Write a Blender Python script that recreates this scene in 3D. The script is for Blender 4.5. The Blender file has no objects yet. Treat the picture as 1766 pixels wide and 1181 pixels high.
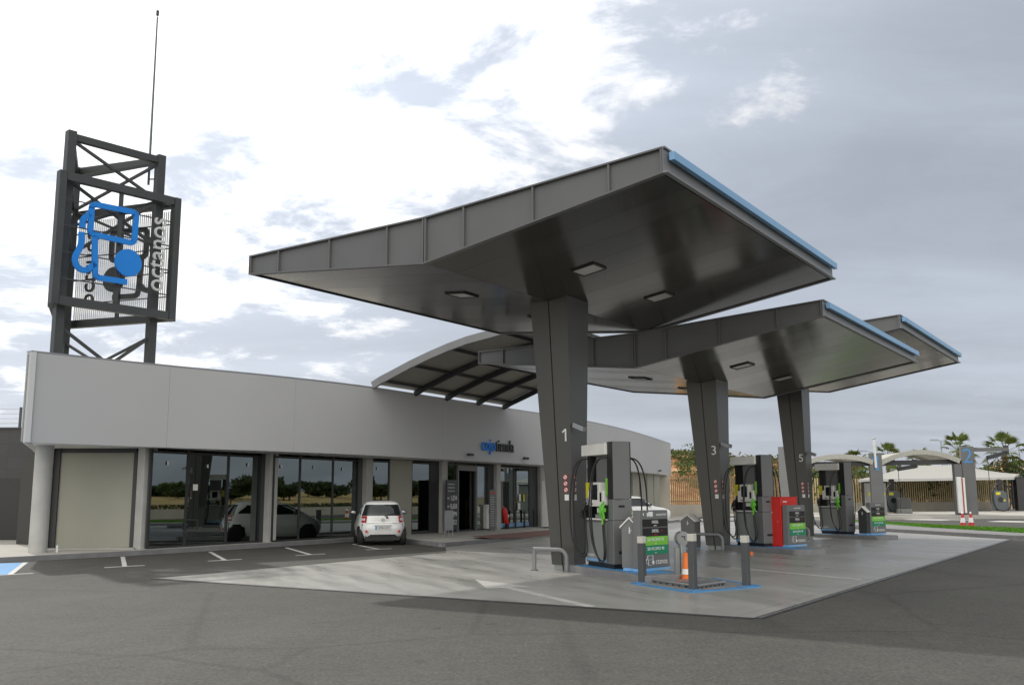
import bpy, math, random
from mathutils import Vector, Matrix
random.seed(7)
R_ = math.radians
S = bpy.context.scene
COL = S.collection
# ------------------------------------------------------------------ camera (surveyed from the photograph)
F_PX, PITCH, ROLL, EYE = 1674.53, 0.15647, -0.00362, 1.65
PW, PH = 1766, 1181
fwd = Vector((0, math.cos(PITCH), math.sin(PITCH)))
u0 = Vector((0, -math.sin(PITCH), math.cos(PITCH)))
rgt = math.cos(ROLL) * Vector((1, 0, 0)) + math.sin(ROLL) * u0
up = -math.sin(ROLL) * Vector((1, 0, 0)) + math.cos(ROLL) * u0
EYEP = Vector((0, 0, EYE))
def ray(px, py):
    return (px - PW / 2) * rgt - (py - PH / 2) * up + F_PX * fwd
def at(px, py, Y):            # point on the sight line at ground distance Y
    d = ray(px, py); return EYEP + d * (Y / d.y)
def gnd(px, py, z=0.0):       # point where the sight line meets height z
    d = ray(px, py); return EYEP + d * ((z - EYE) / d.z)
# ------------------------------------------------------------------ mesh builder
class MB:
    def __init__(s): s.v = []; s.f = []; s.sm = []; s.mi = []; s.M = None; s.cur = 0
    def add(s, vs, fs, smooth=False):
        o = len(s.v)
        for p in vs:
            p = Vector(p)
            if s.M is not None: p = s.M @ p
            s.v.append(p[:])
        for f in fs:
            s.f.append([o + i for i in f]); s.sm.append(smooth); s.mi.append(s.cur)
        return s
    def box(s, x0, x1, y0, y1, z0, z1):
        v = [(x0,y0,z0),(x1,y0,z0),(x1,y1,z0),(x0,y1,z0),(x0,y0,z1),(x1,y0,z1),(x1,y1,z1),(x0,y1,z1)]
        return s.add(v, [(0,3,2,1),(4,5,6,7),(0,1,5,4),(1,2,6,5),(2,3,7,6),(3,0,4,7)])
    def hexa(s, b, t):        # four bottom points, four top points (counter-clockwise from above)
        return s.add(list(b) + list(t), [(0,3,2,1),(4,5,6,7),(0,1,5,4),(1,2,6,5),(2,3,7,6),(3,0,4,7)])
    def quad(s, a, b, c, d): return s.add([a,b,c,d], [(0,1,2,3)])
    def prism(s, poly, z0, z1, bottom=True):
        n = len(poly)
        v = [(p[0],p[1],(p[2] if len(p)>2 else 0)+z0) for p in poly] + [(p[0],p[1],(p[2] if len(p)>2 else 0)+z1) for p in poly]
        f = [tuple(range(n, 2*n))] + [(i,(i+1)%n,n+(i+1)%n,n+i) for i in range(n)]
        if bottom: f.append(tuple(reversed(range(n))))
        return s.add(v, f)
    def extr(s, poly, d):      # 3-D planar polygon extruded by vector d
        n = len(poly); d = Vector(d)
        v = [Vector(p) for p in poly] + [Vector(p) + d for p in poly]
        return s.add(v, [tuple(reversed(range(n))), tuple(range(n,2*n))] + [(i,(i+1)%n,n+(i+1)%n,n+i) for i in range(n)])
    def tube(s, pts, r, n=8, closed=False, caps=True, smooth=True, r_end=None):
        pts = [Vector(p) for p in pts]; m = len(pts); vs = []
        prev = None
        for i, p in enumerate(pts):
            if closed: t = pts[(i+1)%m] - pts[i-1]
            else: t = pts[min(i+1,m-1)] - pts[max(i-1,0)]
            t.normalize()
            if prev is None:
                a = Vector((0,0,1)) if abs(t.z) < .9 else Vector((1,0,0))
                nx = t.cross(a).normalized()
            else:
                nx = (prev - t * prev.dot(t)).normalized()
            prev = nx; ny = t.cross(nx)
            rr = r if r_end is None else r + (r_end - r) * i / (m-1)
            for k in range(n):
                an = 2*math.pi*k/n
                vs.append(p + (nx*math.cos(an) + ny*math.sin(an))*rr)
        fs = []
        for i in range(m if closed else m-1):
            j = (i+1) % m
            for k in range(n): fs.append((i*n+k, i*n+(k+1)%n, j*n+(k+1)%n, j*n+k))
        s.add(vs, fs, smooth)
        if caps and not closed:
            s.add(vs[:n], [tuple(reversed(range(n)))]); s.add(vs[-n:], [tuple(range(n))])
        return s
    def cyl(s, a, b, r, n=16, r2=None): return s.tube([a,b], r, n, r_end=r2)
    def beam(s, a, b, w, h, upv=(0,0,1)):   # rectangular bar from a to b
        a = Vector(a); b = Vector(b); t = (b-a).normalized(); u = Vector(upv)
        if abs(t.dot(u)) > .95: u = Vector((1,0,0))
        x = t.cross(u).normalized()*(w/2); y = x.cross(t).normalized()*(h/2)
        return s.add([a-x-y,a+x-y,a+x+y,a-x+y,b-x-y,b+x-y,b+x+y,b-x+y], [(3,2,1,0),(4,5,6,7),(0,1,5,4),(1,2,6,5),(2,3,7,6),(3,0,4,7)])
    def lathe(s, prof, n=20, c=(0,0,0), smooth=True):
        vs = []; fs = []
        for r, z in prof:
            for k in range(n):
                an = 2*math.pi*k/n; vs.append((c[0]+r*math.cos(an), c[1]+r*math.sin(an), c[2]+z))
        for i in range(len(prof)-1):
            for k in range(n): fs.append((i*n+k, i*n+(k+1)%n, (i+1)*n+(k+1)%n, (i+1)*n+k))
        s.add(vs, fs, smooth)
        s.add(vs[-n:], [tuple(range(n))]); return s
    def disc(s, c, r, nrm, n=20, th=.004, ry=None):
        nrm = Vector(nrm).normalized(); a = Vector((0,0,1)) if abs(nrm.z)<.9 else Vector((1,0,0))
        x = nrm.cross(a).normalized(); y = nrm.cross(x); c = Vector(c)
        pts = [c + x*r*math.cos(2*math.pi*k/n) + y*(ry or r)*math.sin(2*math.pi*k/n) for k in range(n)]
        return s.extr(pts, nrm*th)
    def plate(s, o, r, u, w, h, th):   # plate of width w, height h centred on o, standing proud along r x u
        o=Vector(o); r=Vector(r); u=Vector(u); n=r.cross(u)
        return s.extr([o-r*w/2-u*h/2, o+r*w/2-u*h/2, o+r*w/2+u*h/2, o-r*w/2+u*h/2], n*th)
    def text(s, body, size, o, r, u, th=.004, align='CENTER', sx=1.0):
        cu = bpy.data.curves.new('lettering', 'FONT'); cu.body = body; cu.size = size; cu.align_x = align; cu.align_y = 'CENTER'
        cu.resolution_u = 4; cu.extrude = th/2
        ob = bpy.data.objects.new('lettering', cu); COL.objects.link(ob)
        dg = bpy.context.evaluated_depsgraph_get(); dg.update()
        me = bpy.data.meshes.new_from_object(ob.evaluated_get(dg))
        o=Vector(o); r=Vector(r); u=Vector(u); n=r.cross(u)
        s.add([o + r*v.co.x*sx + u*v.co.y + n*(v.co.z+th/2) for v in me.vertices], [tuple(p.vertices) for p in me.polygons])
        bpy.data.objects.remove(ob); bpy.data.curves.remove(cu); bpy.data.meshes.remove(me)
        return s
    def leaf(s, c, size, nrm=None, asp=.55):
        c = Vector(c)
        d = Vector((random.gauss(0,1), random.gauss(0,1), random.gauss(0,1))).normalized()
        e = d.cross(Vector((random.gauss(0,1), random.gauss(0,1), random.gauss(0,1)))).normalized()
        return s.add([c-d*size, c+e*size*asp, c+d*size, c-e*size*asp], [(0,1,2,3)])
    def build(s, name, mat, parent=None, bevel=0, label=None):
        me = bpy.data.meshes.new(name); me.from_pydata(s.v, [], s.f); 
        mats = mat if isinstance(mat, (list,tuple)) else [mat]
        for m in mats: me.materials.append(m)
        me.polygons.foreach_set('use_smooth', s.sm); me.polygons.foreach_set('material_index', s.mi); me.update()
        o = bpy.data.objects.new(name, me); COL.objects.link(o)
        if parent is not None: o.parent = parent
        if bevel:
            b = o.modifiers.new('edge', 'BEVEL'); b.width = bevel; b.segments = 2; b.limit_method = 'ANGLE'; b.angle_limit = R_(40)
        if label: o['label'] = label
        return o
def thing(name, label, cat, loc=(0,0,0), rotz=0, group=None):
    o = bpy.data.objects.new(name, None); COL.objects.link(o); o.empty_display_size = .2
    o.location = loc; o.rotation_euler = (0,0,rotz); return tag(o, label, cat, group)
def tag(o, label, cat, group=None, kind=None):
    o['label'] = label; o['category'] = cat
    if group: o['group'] = group
    if kind: o['kind'] = kind
    return o
def struct(name, mb, mat):
    o = mb.build(name, mat); o['kind'] = 'structure'; return o
def stuff(name, mb, mat, label, cat):
    return tag(mb.build(name, mat), label, cat, None, 'stuff')
def dup(root, loc=None, rotz=None, label=None, scale=None):
    r = root.copy(); COL.objects.link(r)
    if loc is not None: r.location = loc
    if rotz is not None: r.rotation_euler = (0,0,rotz)
    if scale: r.scale = (scale,)*3 if not isinstance(scale, tuple) else scale
    if label: r['label'] = label
    for ch in list(root.children):
        c = ch.copy(); COL.objects.link(c); c.parent = r
        for g in ch.children:
            d = g.copy(); COL.objects.link(d); d.parent = c
    return r
# ------------------------------------------------------------------ materials
def mat(name, col, rough=.6, metal=0, var=.12, scale=3.0, fine=60.0, bump=.0, spec=.5, stretch=(1,1,1), coat=0, rvar=.1):
    m = bpy.data.materials.new(name); m.use_nodes = True; nt = m.node_tree; N = nt.nodes; L = nt.links
    p = N['Principled BSDF']; p.inputs['Roughness'].default_value = rough; p.inputs['Metallic'].default_value = metal
    p.inputs['Specular IOR Level'].default_value = spec; p.inputs['Coat Weight'].default_value = coat
    tc = N.new('ShaderNodeTexCoord'); mp = N.new('ShaderNodeMapping'); mp.inputs['Scale'].default_value = stretch
    L.new(tc.outputs['Object'], mp.inputs['Vector'])
    n1 = N.new('ShaderNodeTexNoise'); n1.inputs['Scale'].default_value = scale; n1.inputs['Detail'].default_value = 5
    n2 = N.new('ShaderNodeTexNoise'); n2.inputs['Scale'].default_value = fine; n2.inputs['Detail'].default_value = 2
    L.new(mp.outputs['Vector'], n1.inputs['Vector']); L.new(mp.outputs['Vector'], n2.inputs['Vector'])
    ad = N.new('ShaderNodeMath'); ad.operation = 'MULTIPLY_ADD'; ad.inputs[1].default_value = .35
    L.new(n2.outputs['Fac'], ad.inputs[0]); L.new(n1.outputs['Fac'], ad.inputs[2])
    r = N.new('ShaderNodeMapRange'); r.inputs['From Min'].default_value = .4; r.inputs['From Max'].default_value = .95
    L.new(ad.outputs[0], r.inputs['Value'])
    mx = N.new('ShaderNodeMix'); mx.data_type = 'RGBA'
    a = [max(0, c*(1-var)) for c in col]; b = [min(1, c*(1+var)) for c in col]
    mx.inputs[6].default_value = (*a,1); mx.inputs[7].default_value = (*b,1)
    L.new(r.outputs[0], mx.inputs[0]); L.new(mx.outputs[2], p.inputs['Base Color'])
    rr = N.new('ShaderNodeMapRange'); rr.inputs['To Min'].default_value = max(.02, rough-rvar*rough*2); rr.inputs['To Max'].default_value = min(1, rough+rvar*rough*2)
    L.new(n1.outputs['Fac'], rr.inputs['Value']); L.new(rr.outputs[0], p.inputs['Roughness'])
    if bump:
        bp = N.new('ShaderNodeBump'); bp.inputs['Strength'].default_value = bump; bp.inputs['Distance'].default_value = .02
        L.new(n2.outputs['Fac'], bp.inputs['Height']); L.new(bp.outputs['Normal'], p.inputs['Normal'])
    return m
M = {}
M['steel'] = mat('painted_steel', (.130,.132,.134), .42, .0, .08, 1.2, 40)
M['steel_light'] = mat('pale_steel', (.22,.225,.23), .42, .0, .08, 1.2, 40)
M['column'] = mat('column_cladding', (.098,.097,.090), .34, .3, .07, .8, 30, stretch=(1,1,.25))
M['soffit'] = mat('soffit_panels', (.105,.10,.087), .15, .65, .06, .6, 25, rvar=.10)
M['soffit2'] = mat('soffit_panels_worn', (.112,.107,.094), .19, .62, .08, .6, 25, rvar=.12)
M['dark'] = mat('dark_metal', (.035,.036,.038), .5, 0, .15, 2, 50)
M['tower'] = mat('tower_steel', (.055,.06,.062), .5, 0, .15, 1.5, 40)
M['blue'] = mat('sign_blue', (.008,.22,.72), .45, 0, .05, 2, 40)
M['strip'] = mat('light_strip_acrylic', (.22,.44,.70), .35, 0, .05, 2, 30)
M['bluepaint'] = mat('blue_paint', (.07,.27,.55), .6, 0, .2, 3, 60)
M['white'] = mat('white_paint', (.72,.72,.71), .5, 0, .04, 1.5, 40)
M['fascia'] = mat('white_render', (.47,.472,.48), .75, 0, .035, .35, 90, bump=.05)
M['concrete'] = mat('column_concrete', (.42,.415,.395), .85, 0, .12, 2.2, 70, bump=.12)
M['wallconc'] = mat('wall_concrete', (.40,.37,.31), .9, 0, .15, .8, 40, bump=.1)
M['kerb'] = mat('kerb_stone', (.22,.22,.225), .85, 0, .15, 3, 80, bump=.15)
M['pave'] = mat('pavement_concrete', (.42,.405,.37), .85, 0, .12, .7, 60, bump=.1)
M['shutter'] = mat('shutter_beige', (.33,.325,.27), .6, 0, .05, 1, 60)
M['alu'] = mat('brushed_aluminium', (.45,.45,.45), .38, .85, .08, 3, 80)
M['lightgrey'] = mat('light_grey_panel', (.30,.315,.30), .4, .2, .06, 2, 50)
M['pumpgrey'] = mat('pump_grey', (.17,.172,.172), .42, .1, .06, 2, 50)
M['rubber'] = mat('hose_rubber', (.014,.014,.015), .42, 0, .2, 5, 90)
M['black'] = mat('black_plastic', (.013,.013,.014), .4, 0, .2, 5, 90)
M['screen'] = mat('screen_glass', (.010,.012,.013), .12, 0, .1, 2, 30)
M['cream'] = mat('cream_plastic', (.78,.77,.72), .5, 0, .06, 3, 50)
M['green'] = mat('grass_green_plastic', (.13,.52,.04), .4, 0, .06, 3, 50)
M['lime'] = mat('lime_film', (.20,.55,.05), .5, 0, .04, 3, 50)
M['teal'] = mat('teal_film', (.008,.24,.12), .5, 0, .04, 3, 50)
M['yellow'] = mat('yellow_plastic', (.62,.56,.02), .5, 0, .06, 3, 50)
M['blackfilm'] = mat('black_film', (.012,.011,.011), .35, 0, .1, 3, 50)
M['label'] = mat('white_film', (.78,.78,.76), .5, 0, .03, 3, 50)
M['red'] = mat('red_paint', (.62,.018,.010), .38, 0, .08, 2, 50)
M['redfilm'] = mat('red_film', (.55,.03,.03), .5, 0, .05, 2, 50)
M['orange'] = mat('orange_plastic', (.75,.17,.02), .5, 0, .08, 3, 50)
M['carwhite'] = mat('white_car_paint', (.86,.86,.85), .22, 0, .02, 2, 30, coat=.6)
M['carblack'] = mat('car_trim', (.02,.02,.021), .5, 0, .1, 3, 40)
M['tyre'] = mat('tyre_rubber', (.018,.018,.018), .8, 0, .2, 6, 80)
M['tail'] = mat('tail_lamp_red', (.45,.02,.03), .15, 0, .1, 6, 40, coat=.5)
M['clear'] = mat('lamp_clear', (.62,.60,.60), .15, 0, .08, 6, 40, coat=.5)
M['paint'] = mat('road_paint', (.56,.56,.54), .75, 0, .22, 4, 60)
M['fadedpaint'] = mat('worn_road_paint', (.42,.42,.40), .75, 0, .18, 3, 50)
M['redpave'] = mat('red_paving', (.20,.10,.085), .85, 0, .15, 1.5, 40)
M['tan'] = mat('tan_slats', (.55,.44,.25), .7, 0, .15, 2, 40)
M['tanbrown'] = mat('brown_slats', (.30,.20,.10), .75, 0, .2, 2, 40)
M['pale'] = mat('pale_letters', (.58,.59,.60), .45, .1, .04, 2, 40)
M['capcream'] = mat('bollard_cap', (.56,.54,.48), .5, 0, .08, 3, 50)
M['bollard'] = mat('bollard_grey', (.075,.078,.08), .5, 0, .08, 3, 50)
M['lamp_panel'] = mat('lamp_diffuser', (.55,.55,.52), .35, 0, .04, 3, 50)
M['sail'] = mat('sail_fabric', (.38,.375,.35), .8, 0, .03, 1, 40)
M['sailgrey'] = mat('arch_fabric', (.42,.41,.37), .7, 0, .06, 1, 40)
M['translucent'] = mat('vault_panels', (.31,.30,.26), .55, 0, .14, .7, 30)
M['rod'] = mat('mast_metal', (.10,.13,.12), .5, .3, .1, 2, 30)
M['trunk'] = mat('palm_bark', (.26,.15,.085), .9, 0, .3, 4, 40, bump=.4)
M['bark'] = mat('tree_bark', (.10,.075,.05), .9, 0, .3, 4, 40, bump=.4)
M['navy'] = mat('vacuum_grey', (.085,.10,.11), .45, 0, .08, 2, 40)
M['plate'] = mat('plate_white', (.66,.67,.66), .5, 0, .03, 3, 50)
M['mesh'] = mat('lamella_aluminium', (.80,.81,.82), .6, .0, .05, 3, 50)
M['soil'] = mat('far_soil', (.20,.16,.09), .95, 0, .3, .05, 2)
def foliage(name, c1, c2, sc=1.3):
    m = bpy.data.materials.new(name); m.use_nodes = True; nt = m.node_tree; N = nt.nodes; L = nt.links
    p = N['Principled BSDF']; p.inputs['Roughness'].default_value = .6; p.inputs['Specular IOR Level'].default_value = .3
    tc = N.new('ShaderNodeTexCoord'); n = N.new('ShaderNodeTexNoise'); n.inputs['Scale'].default_value = sc; n.inputs['Detail'].default_value = 6
    L.new(tc.outputs['Object'], n.inputs['Vector'])
    cr = N.new('ShaderNodeValToRGB'); cr.color_ramp.elements[0].position = .36; cr.color_ramp.elements[1].position = .66
    cr.color_ramp.elements[0].color = (*c1,1); cr.color_ramp.elements[1].color = (*c2,1)
    L.new(n.outputs['Fac'], cr.inputs['Fac']); L.new(cr.outputs['Color'], p.inputs['Base Color'])
    tr = N.new('ShaderNodeBsdfTranslucent'); L.new(cr.outputs['Color'], tr.inputs['Color'])
    mx = N.new('ShaderNodeMixShader'); mx.inputs[0].default_value = .25
    L.new(p.outputs[0], mx.inputs[1]); L.new(tr.outputs[0], mx.inputs[2]); L.new(mx.outputs[0], N['Material Output'].inputs['Surface'])
    return m
M['leaf'] = foliage('bush_leaves', (.05,.085,.02), (.13,.17,.05))
M['leafdark'] = foliage('dark_leaves', (.025,.045,.016), (.075,.10,.035))
M['frond'] = foliage('palm_fronds', (.06,.10,.02), (.16,.19,.05), 2.0)
M['turf'] = foliage('artificial_turf', (.07,.19,.012), (.11,.27,.02), 3.0)
M['dryleaf'] = foliage('dry_scrub', (.10,.09,.035), (.21,.18,.07))
def asphalt():
    m = bpy.data.materials.new('worn_asphalt'); m.use_nodes = True; nt = m.node_tree; N = nt.nodes; L = nt.links
    p = N['Principled BSDF']; p.inputs['Specular IOR Level'].default_value = .35
    tc = N.new('ShaderNodeTexCoord')
    def noise(sc, det, vec=None, ro=.5):
        n = N.new('ShaderNodeTexNoise'); n.inputs['Scale'].default_value = sc; n.inputs['Detail'].default_value = det; n.inputs['Roughness'].default_value = ro
        L.new(vec or tc.outputs['Object'], n.inputs['Vector']); return n
    mp = N.new('ShaderNodeMapping'); mp.inputs['Rotation'].default_value = (0,0,R_(34)); mp.inputs['Scale'].default_value = (.7,.12,1)
    L.new(tc.outputs['Object'], mp.inputs['Vector'])
    big = noise(.22, 4); st = noise(.9, 4, mp.outputs['Vector']); grain = noise(24, 4, None, .8); mid = noise(6, 8, None, .72); patch = noise(1.1,6,None,.65)
    vo = N.new('ShaderNodeTexVoronoi'); vo.inputs['Scale'].default_value = 17; L.new(tc.outputs['Object'], vo.inputs['Vector'])
    mp3 = N.new('ShaderNodeMapping'); mp3.inputs['Rotation'].default_value = (0,0,R_(-58)); mp3.inputs['Scale'].default_value = (1.5,.10,1); L.new(tc.outputs['Object'], mp3.inputs['Vector']); tyre = noise(1.0,3,mp3.outputs['Vector'])
    crk = N.new('ShaderNodeTexVoronoi'); crk.feature = 'DISTANCE_TO_EDGE'; crk.inputs['Scale'].default_value = .16; wv = noise(.9,4)
    va = N.new('ShaderNodeMix'); va.data_type = 'RGBA'; va.inputs[0].default_value = .12; L.new(tc.outputs['Object'], va.inputs[6]); L.new(wv.outputs['Color'], va.inputs[7]); L.new(va.outputs[2], crk.inputs['Vector'])
    spot = noise(2.4,2,None,.4)
    def ma(op, a, b):
        n = N.new('ShaderNodeMath'); n.operation = op
        for i, q in enumerate((a, b)):
            if isinstance(q, (int, float)): n.inputs[i].default_value = q
            else: L.new(q, n.inputs[i])
        return n.outputs[0]
    s1 = ma('MULTIPLY', ma('SUBTRACT', big.outputs['Fac'], .5), .45)
    s2 = ma('MULTIPLY', ma('SUBTRACT', st.outputs['Fac'], .5), .45)
    s3 = ma('MULTIPLY', ma('SUBTRACT', grain.outputs['Fac'], .5), 2.3)
    s4 = ma('MULTIPLY', ma('SUBTRACT', mid.outputs['Fac'], .5), 1.0)
    s5 = ma('MULTIPLY', ma('SUBTRACT', patch.outputs['Fac'], .5), .5)
    tot = ma('ADD', ma('ADD', ma('ADD', s1, s2), ma('ADD', s3, s4)), s5)
    tot = ma('ADD', tot, 1.0)
    def lim(v, a, b, lo, hi):
        n = N.new('ShaderNodeMapRange'); n.interpolation_type = 'SMOOTHSTEP'; n.inputs['From Min'].default_value = a; n.inputs['From Max'].default_value = b; n.inputs['To Min'].default_value = lo; n.inputs['To Max'].default_value = hi
        L.new(v, n.inputs['Value']); return n.outputs[0]
    tot = ma('MULTIPLY', tot, lim(vo.outputs['Distance'], .05, .45, 1.10, .93))
    tot = ma('MULTIPLY', tot, lim(tyre.outputs['Fac'], .60, .74, 1., .84))
    tot = ma('MULTIPLY', tot, lim(spot.outputs['Fac'], .69, .76, 1., .72))
    tot = ma('MULTIPLY', tot, lim(crk.outputs['Distance'], .0, .012, .80, 1.))
    tot = ma('MAXIMUM', tot, .25)
    vm = N.new('ShaderNodeVectorMath'); vm.operation = 'SCALE'; vm.inputs[0].default_value = (.075,.073,.066)
    L.new(tot, vm.inputs['Scale']); L.new(vm.outputs[0], p.inputs['Base Color'])
    p.inputs['Roughness'].default_value = .82
    bp = N.new('ShaderNodeBump'); bp.inputs['Strength'].default_value = .35; bp.inputs['Distance'].default_value = .01
    L.new(grain.outputs['Fac'], bp.inputs['Height']); L.new(bp.outputs['Normal'], p.inputs['Normal'])
    return m
M['asphalt'] = asphalt()
def slabmat():
    m = bpy.data.materials.new('polished_slab'); m.use_nodes = True; nt = m.node_tree; N = nt.nodes; L = nt.links
    p = N['Principled BSDF']; p.inputs['Specular IOR Level'].default_value = .5
    tc = N.new('ShaderNodeTexCoord')
    mp = N.new('ShaderNodeMapping'); mp.inputs['Rotation'].default_value = (0,0,R_(-22.3)); 
    mp2 = N.new('ShaderNodeMapping'); mp2.inputs['Scale'].default_value = (1,.14,1)
    L.new(tc.outputs['Object'], mp.inputs['Vector']); L.new(mp.outputs['Vector'], mp2.inputs['Vector'])
    a = N.new('ShaderNodeTexNoise'); a.inputs['Scale'].default_value = 1.6; a.inputs['Detail'].default_value = 6; a.inputs['Roughness'].default_value = .6
    b = N.new('ShaderNodeTexNoise'); b.inputs['Scale'].default_value = .45; b.inputs['Detail'].default_value = 6
    c = N.new('ShaderNodeTexNoise'); c.inputs['Scale'].default_value = 60; c.inputs['Detail'].default_value = 2
    L.new(mp2.outputs['Vector'], a.inputs['Vector']); L.new(tc.outputs['Object'], b.inputs['Vector']); L.new(tc.outputs['Object'], c.inputs['Vector'])
    mx = N.new('ShaderNodeMath'); mx.operation = 'ADD'; L.new(a.outputs['Fac'], mx.inputs[0]); L.new(b.outputs['Fac'], mx.inputs[1])
    m3 = N.new('ShaderNodeMath'); m3.operation = 'MULTIPLY_ADD'; m3.inputs[1].default_value = .35; L.new(c.outputs['Fac'], m3.inputs[0]); L.new(mx.outputs[0], m3.inputs[2])
    cr = N.new('ShaderNodeValToRGB'); e = cr.color_ramp.elements
    e[0].position = .30; e[0].color = (.255,.255,.24,1); e[1].position = .86; e[1].color = (.385,.38,.36,1)
    x = cr.color_ramp.elements.new(.56); x.color = (.328,.324,.305,1)
    h = N.new('ShaderNodeMath'); h.operation = 'MULTIPLY_ADD'; h.inputs[1].default_value = .85; h.inputs[2].default_value = -.43
    L.new(m3.outputs[0], h.inputs[0]); L.new(h.outputs[0], cr.inputs['Fac'])
    # saw-cut joints
    br = N.new('ShaderNodeTexBrick'); br.offset = 0; br.inputs['Scale'].default_value = 1; br.inputs['Brick Width'].default_value = 5.1; br.inputs['Row Height'].default_value = 5.0
    br.inputs['Mortar Size'].default_value = .008; br.inputs['Color1'].default_value = (1,1,1,1); br.inputs['Color2'].default_value = (.96,.96,.96,1); br.inputs['Mortar'].default_value = (.5,.5,.5,1)
    mp4 = N.new('ShaderNodeMapping'); mp4.inputs['Rotation'].default_value = (0,0,R_(33.8)); L.new(tc.outputs['Object'], mp4.inputs['Vector']); L.new(mp4.outputs['Vector'], br.inputs['Vector'])
    mm = N.new('ShaderNodeMix'); mm.data_type = 'RGBA'; mm.blend_type = 'MULTIPLY'; mm.inputs[0].default_value = 1
    L.new(cr.outputs['Color'], mm.inputs[6]); L.new(br.outputs['Color'], mm.inputs[7]); L.new(mm.outputs[2], p.inputs['Base Color'])
    rr = N.new('ShaderNodeMapRange'); rr.inputs['From Min'].default_value = .3; rr.inputs['From Max'].default_value = .7; rr.inputs['To Min'].default_value = .22; rr.inputs['To Max'].default_value = .50
    L.new(a.outputs['Fac'], rr.inputs['Value']); L.new(rr.outputs[0], p.inputs['Roughness'])
    return m
M['slab'] = slabmat()
def tiles(name, col, w, h, mort=.006):
    m = mat(name, col, .55, 0, .1, 1, 40); nt = m.node_tree; N = nt.nodes; L = nt.links; p = N['Principled BSDF']
    src = p.inputs['Base Color'].links[0].from_socket
    tc = N.new('ShaderNodeTexCoord'); sp = N.new('ShaderNodeSeparateXYZ'); cb = N.new('ShaderNodeCombineXYZ')
    L.new(tc.outputs['Object'], sp.inputs[0]); L.new(sp.outputs['X'], cb.inputs['X']); L.new(sp.outputs['Z'], cb.inputs['Y'])
    br = N.new('ShaderNodeTexBrick'); br.offset = 0; br.inputs['Scale'].default_value = 1; br.inputs['Brick Width'].default_value = w; br.inputs['Row Height'].default_value = h
    br.inputs['Mortar Size'].default_value = mort; br.inputs['Color1'].default_value = (1,1,1,1); br.inputs['Color2'].default_value = (.85,.85,.85,1); br.inputs['Mortar'].default_value = (.4,.4,.4,1)
    L.new(cb.outputs[0], br.inputs['Vector'])
    mm = N.new('ShaderNodeMix'); mm.data_type = 'RGBA'; mm.blend_type = 'MULTIPLY'; mm.inputs[0].default_value = 1
    L.new(src, mm.inputs[6]); L.new(br.outputs['Color'], mm.inputs[7]); L.new(mm.outputs[2], p.inputs['Base Color'])
    return m
M['tile'] = tiles('dark_wall_tiles', (.045,.045,.048), .9, .45)
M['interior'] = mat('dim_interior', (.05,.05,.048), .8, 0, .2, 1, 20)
M['goods'] = mat('shelf_goods', (.12,.09,.07), .7, 0, .8, 6, 30)
def earth():
    m = bpy.data.materials.new('ochre_earth'); m.use_nodes = True; nt = m.node_tree; N = nt.nodes; L = nt.links; p = N['Principled BSDF']; p.inputs['Roughness'].default_value = .95
    tc = N.new('ShaderNodeTexCoord'); n = N.new('ShaderNodeTexNoise'); n.inputs['Scale'].default_value = .55; n.inputs['Detail'].default_value = 10; n.inputs['Roughness'].default_value = .65
    L.new(tc.outputs['Object'], n.inputs['Vector'])
    cr = N.new('ShaderNodeValToRGB'); e = cr.color_ramp.elements
    e[0].position = .34; e[0].color = (.20,.08,.03,1); e[1].position = .66; e[1].color = (.60,.40,.22,1)
    x = e.new(.5); x.color = (.42,.19,.075,1)
    L.new(n.outputs['Fac'], cr.inputs['Fac']); L.new(cr.outputs['Color'], p.inputs['Base Color'])
    return m
M['earth'] = earth()
M['field'] = mat('ripe_field', (.38,.28,.115), .95, 0, .35, .25, 6)
def glassmat(name='reflective_glass', refl=.235, tint=(.16,.17,.165)):
    m = bpy.data.materials.new(name); m.use_nodes = True; nt = m.node_tree; N = nt.nodes; L = nt.links
    for n in list(N):
        if n.type != 'OUTPUT_MATERIAL': N.remove(n)
    out = [n for n in N if n.type == 'OUTPUT_MATERIAL'][0]
    g = N.new('ShaderNodeBsdfGlossy'); g.inputs['Roughness'].default_value = .012; g.inputs['Color'].default_value = (.74,.82,.80,1)
    t = N.new('ShaderNodeBsdfTransparent'); t.inputs['Color'].default_value = (*tint,1)
    fr = N.new('ShaderNodeFresnel'); fr.inputs['IOR'].default_value = 1.5
    mr = N.new('ShaderNodeMapRange'); mr.inputs['To Min'].default_value = refl*.86; mr.inputs['To Max'].default_value = 1; L.new(fr.outputs[0], mr.inputs['Value'])
    tc = N.new('ShaderNodeTexCoord'); nz = N.new('ShaderNodeTexNoise'); nz.inputs['Scale'].default_value = .8; L.new(tc.outputs['Object'], nz.inputs['Vector'])
    bp = N.new('ShaderNodeBump'); bp.inputs['Strength'].default_value = .012; bp.inputs['Distance'].default_value = .05; L.new(nz.outputs['Fac'], bp.inputs['Height']); L.new(bp.outputs['Normal'], g.inputs['Normal'])
    mx = N.new('ShaderNodeMixShader'); L.new(mr.outputs[0], mx.inputs[0]); L.new(t.outputs[0], mx.inputs[1]); L.new(g.outputs[0], mx.inputs[2]); L.new(mx.outputs[0], out.inputs['Surface'])
    return m
M['glass'] = glassmat()
M['carglass'] = mat('car_glass', (.015,.02,.022), .06, 0, .1, 2, 20, spec=.8, coat=.3)
M['clearglass'] = glassmat('railing_glass', .12, (.80,.86,.86))
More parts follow.
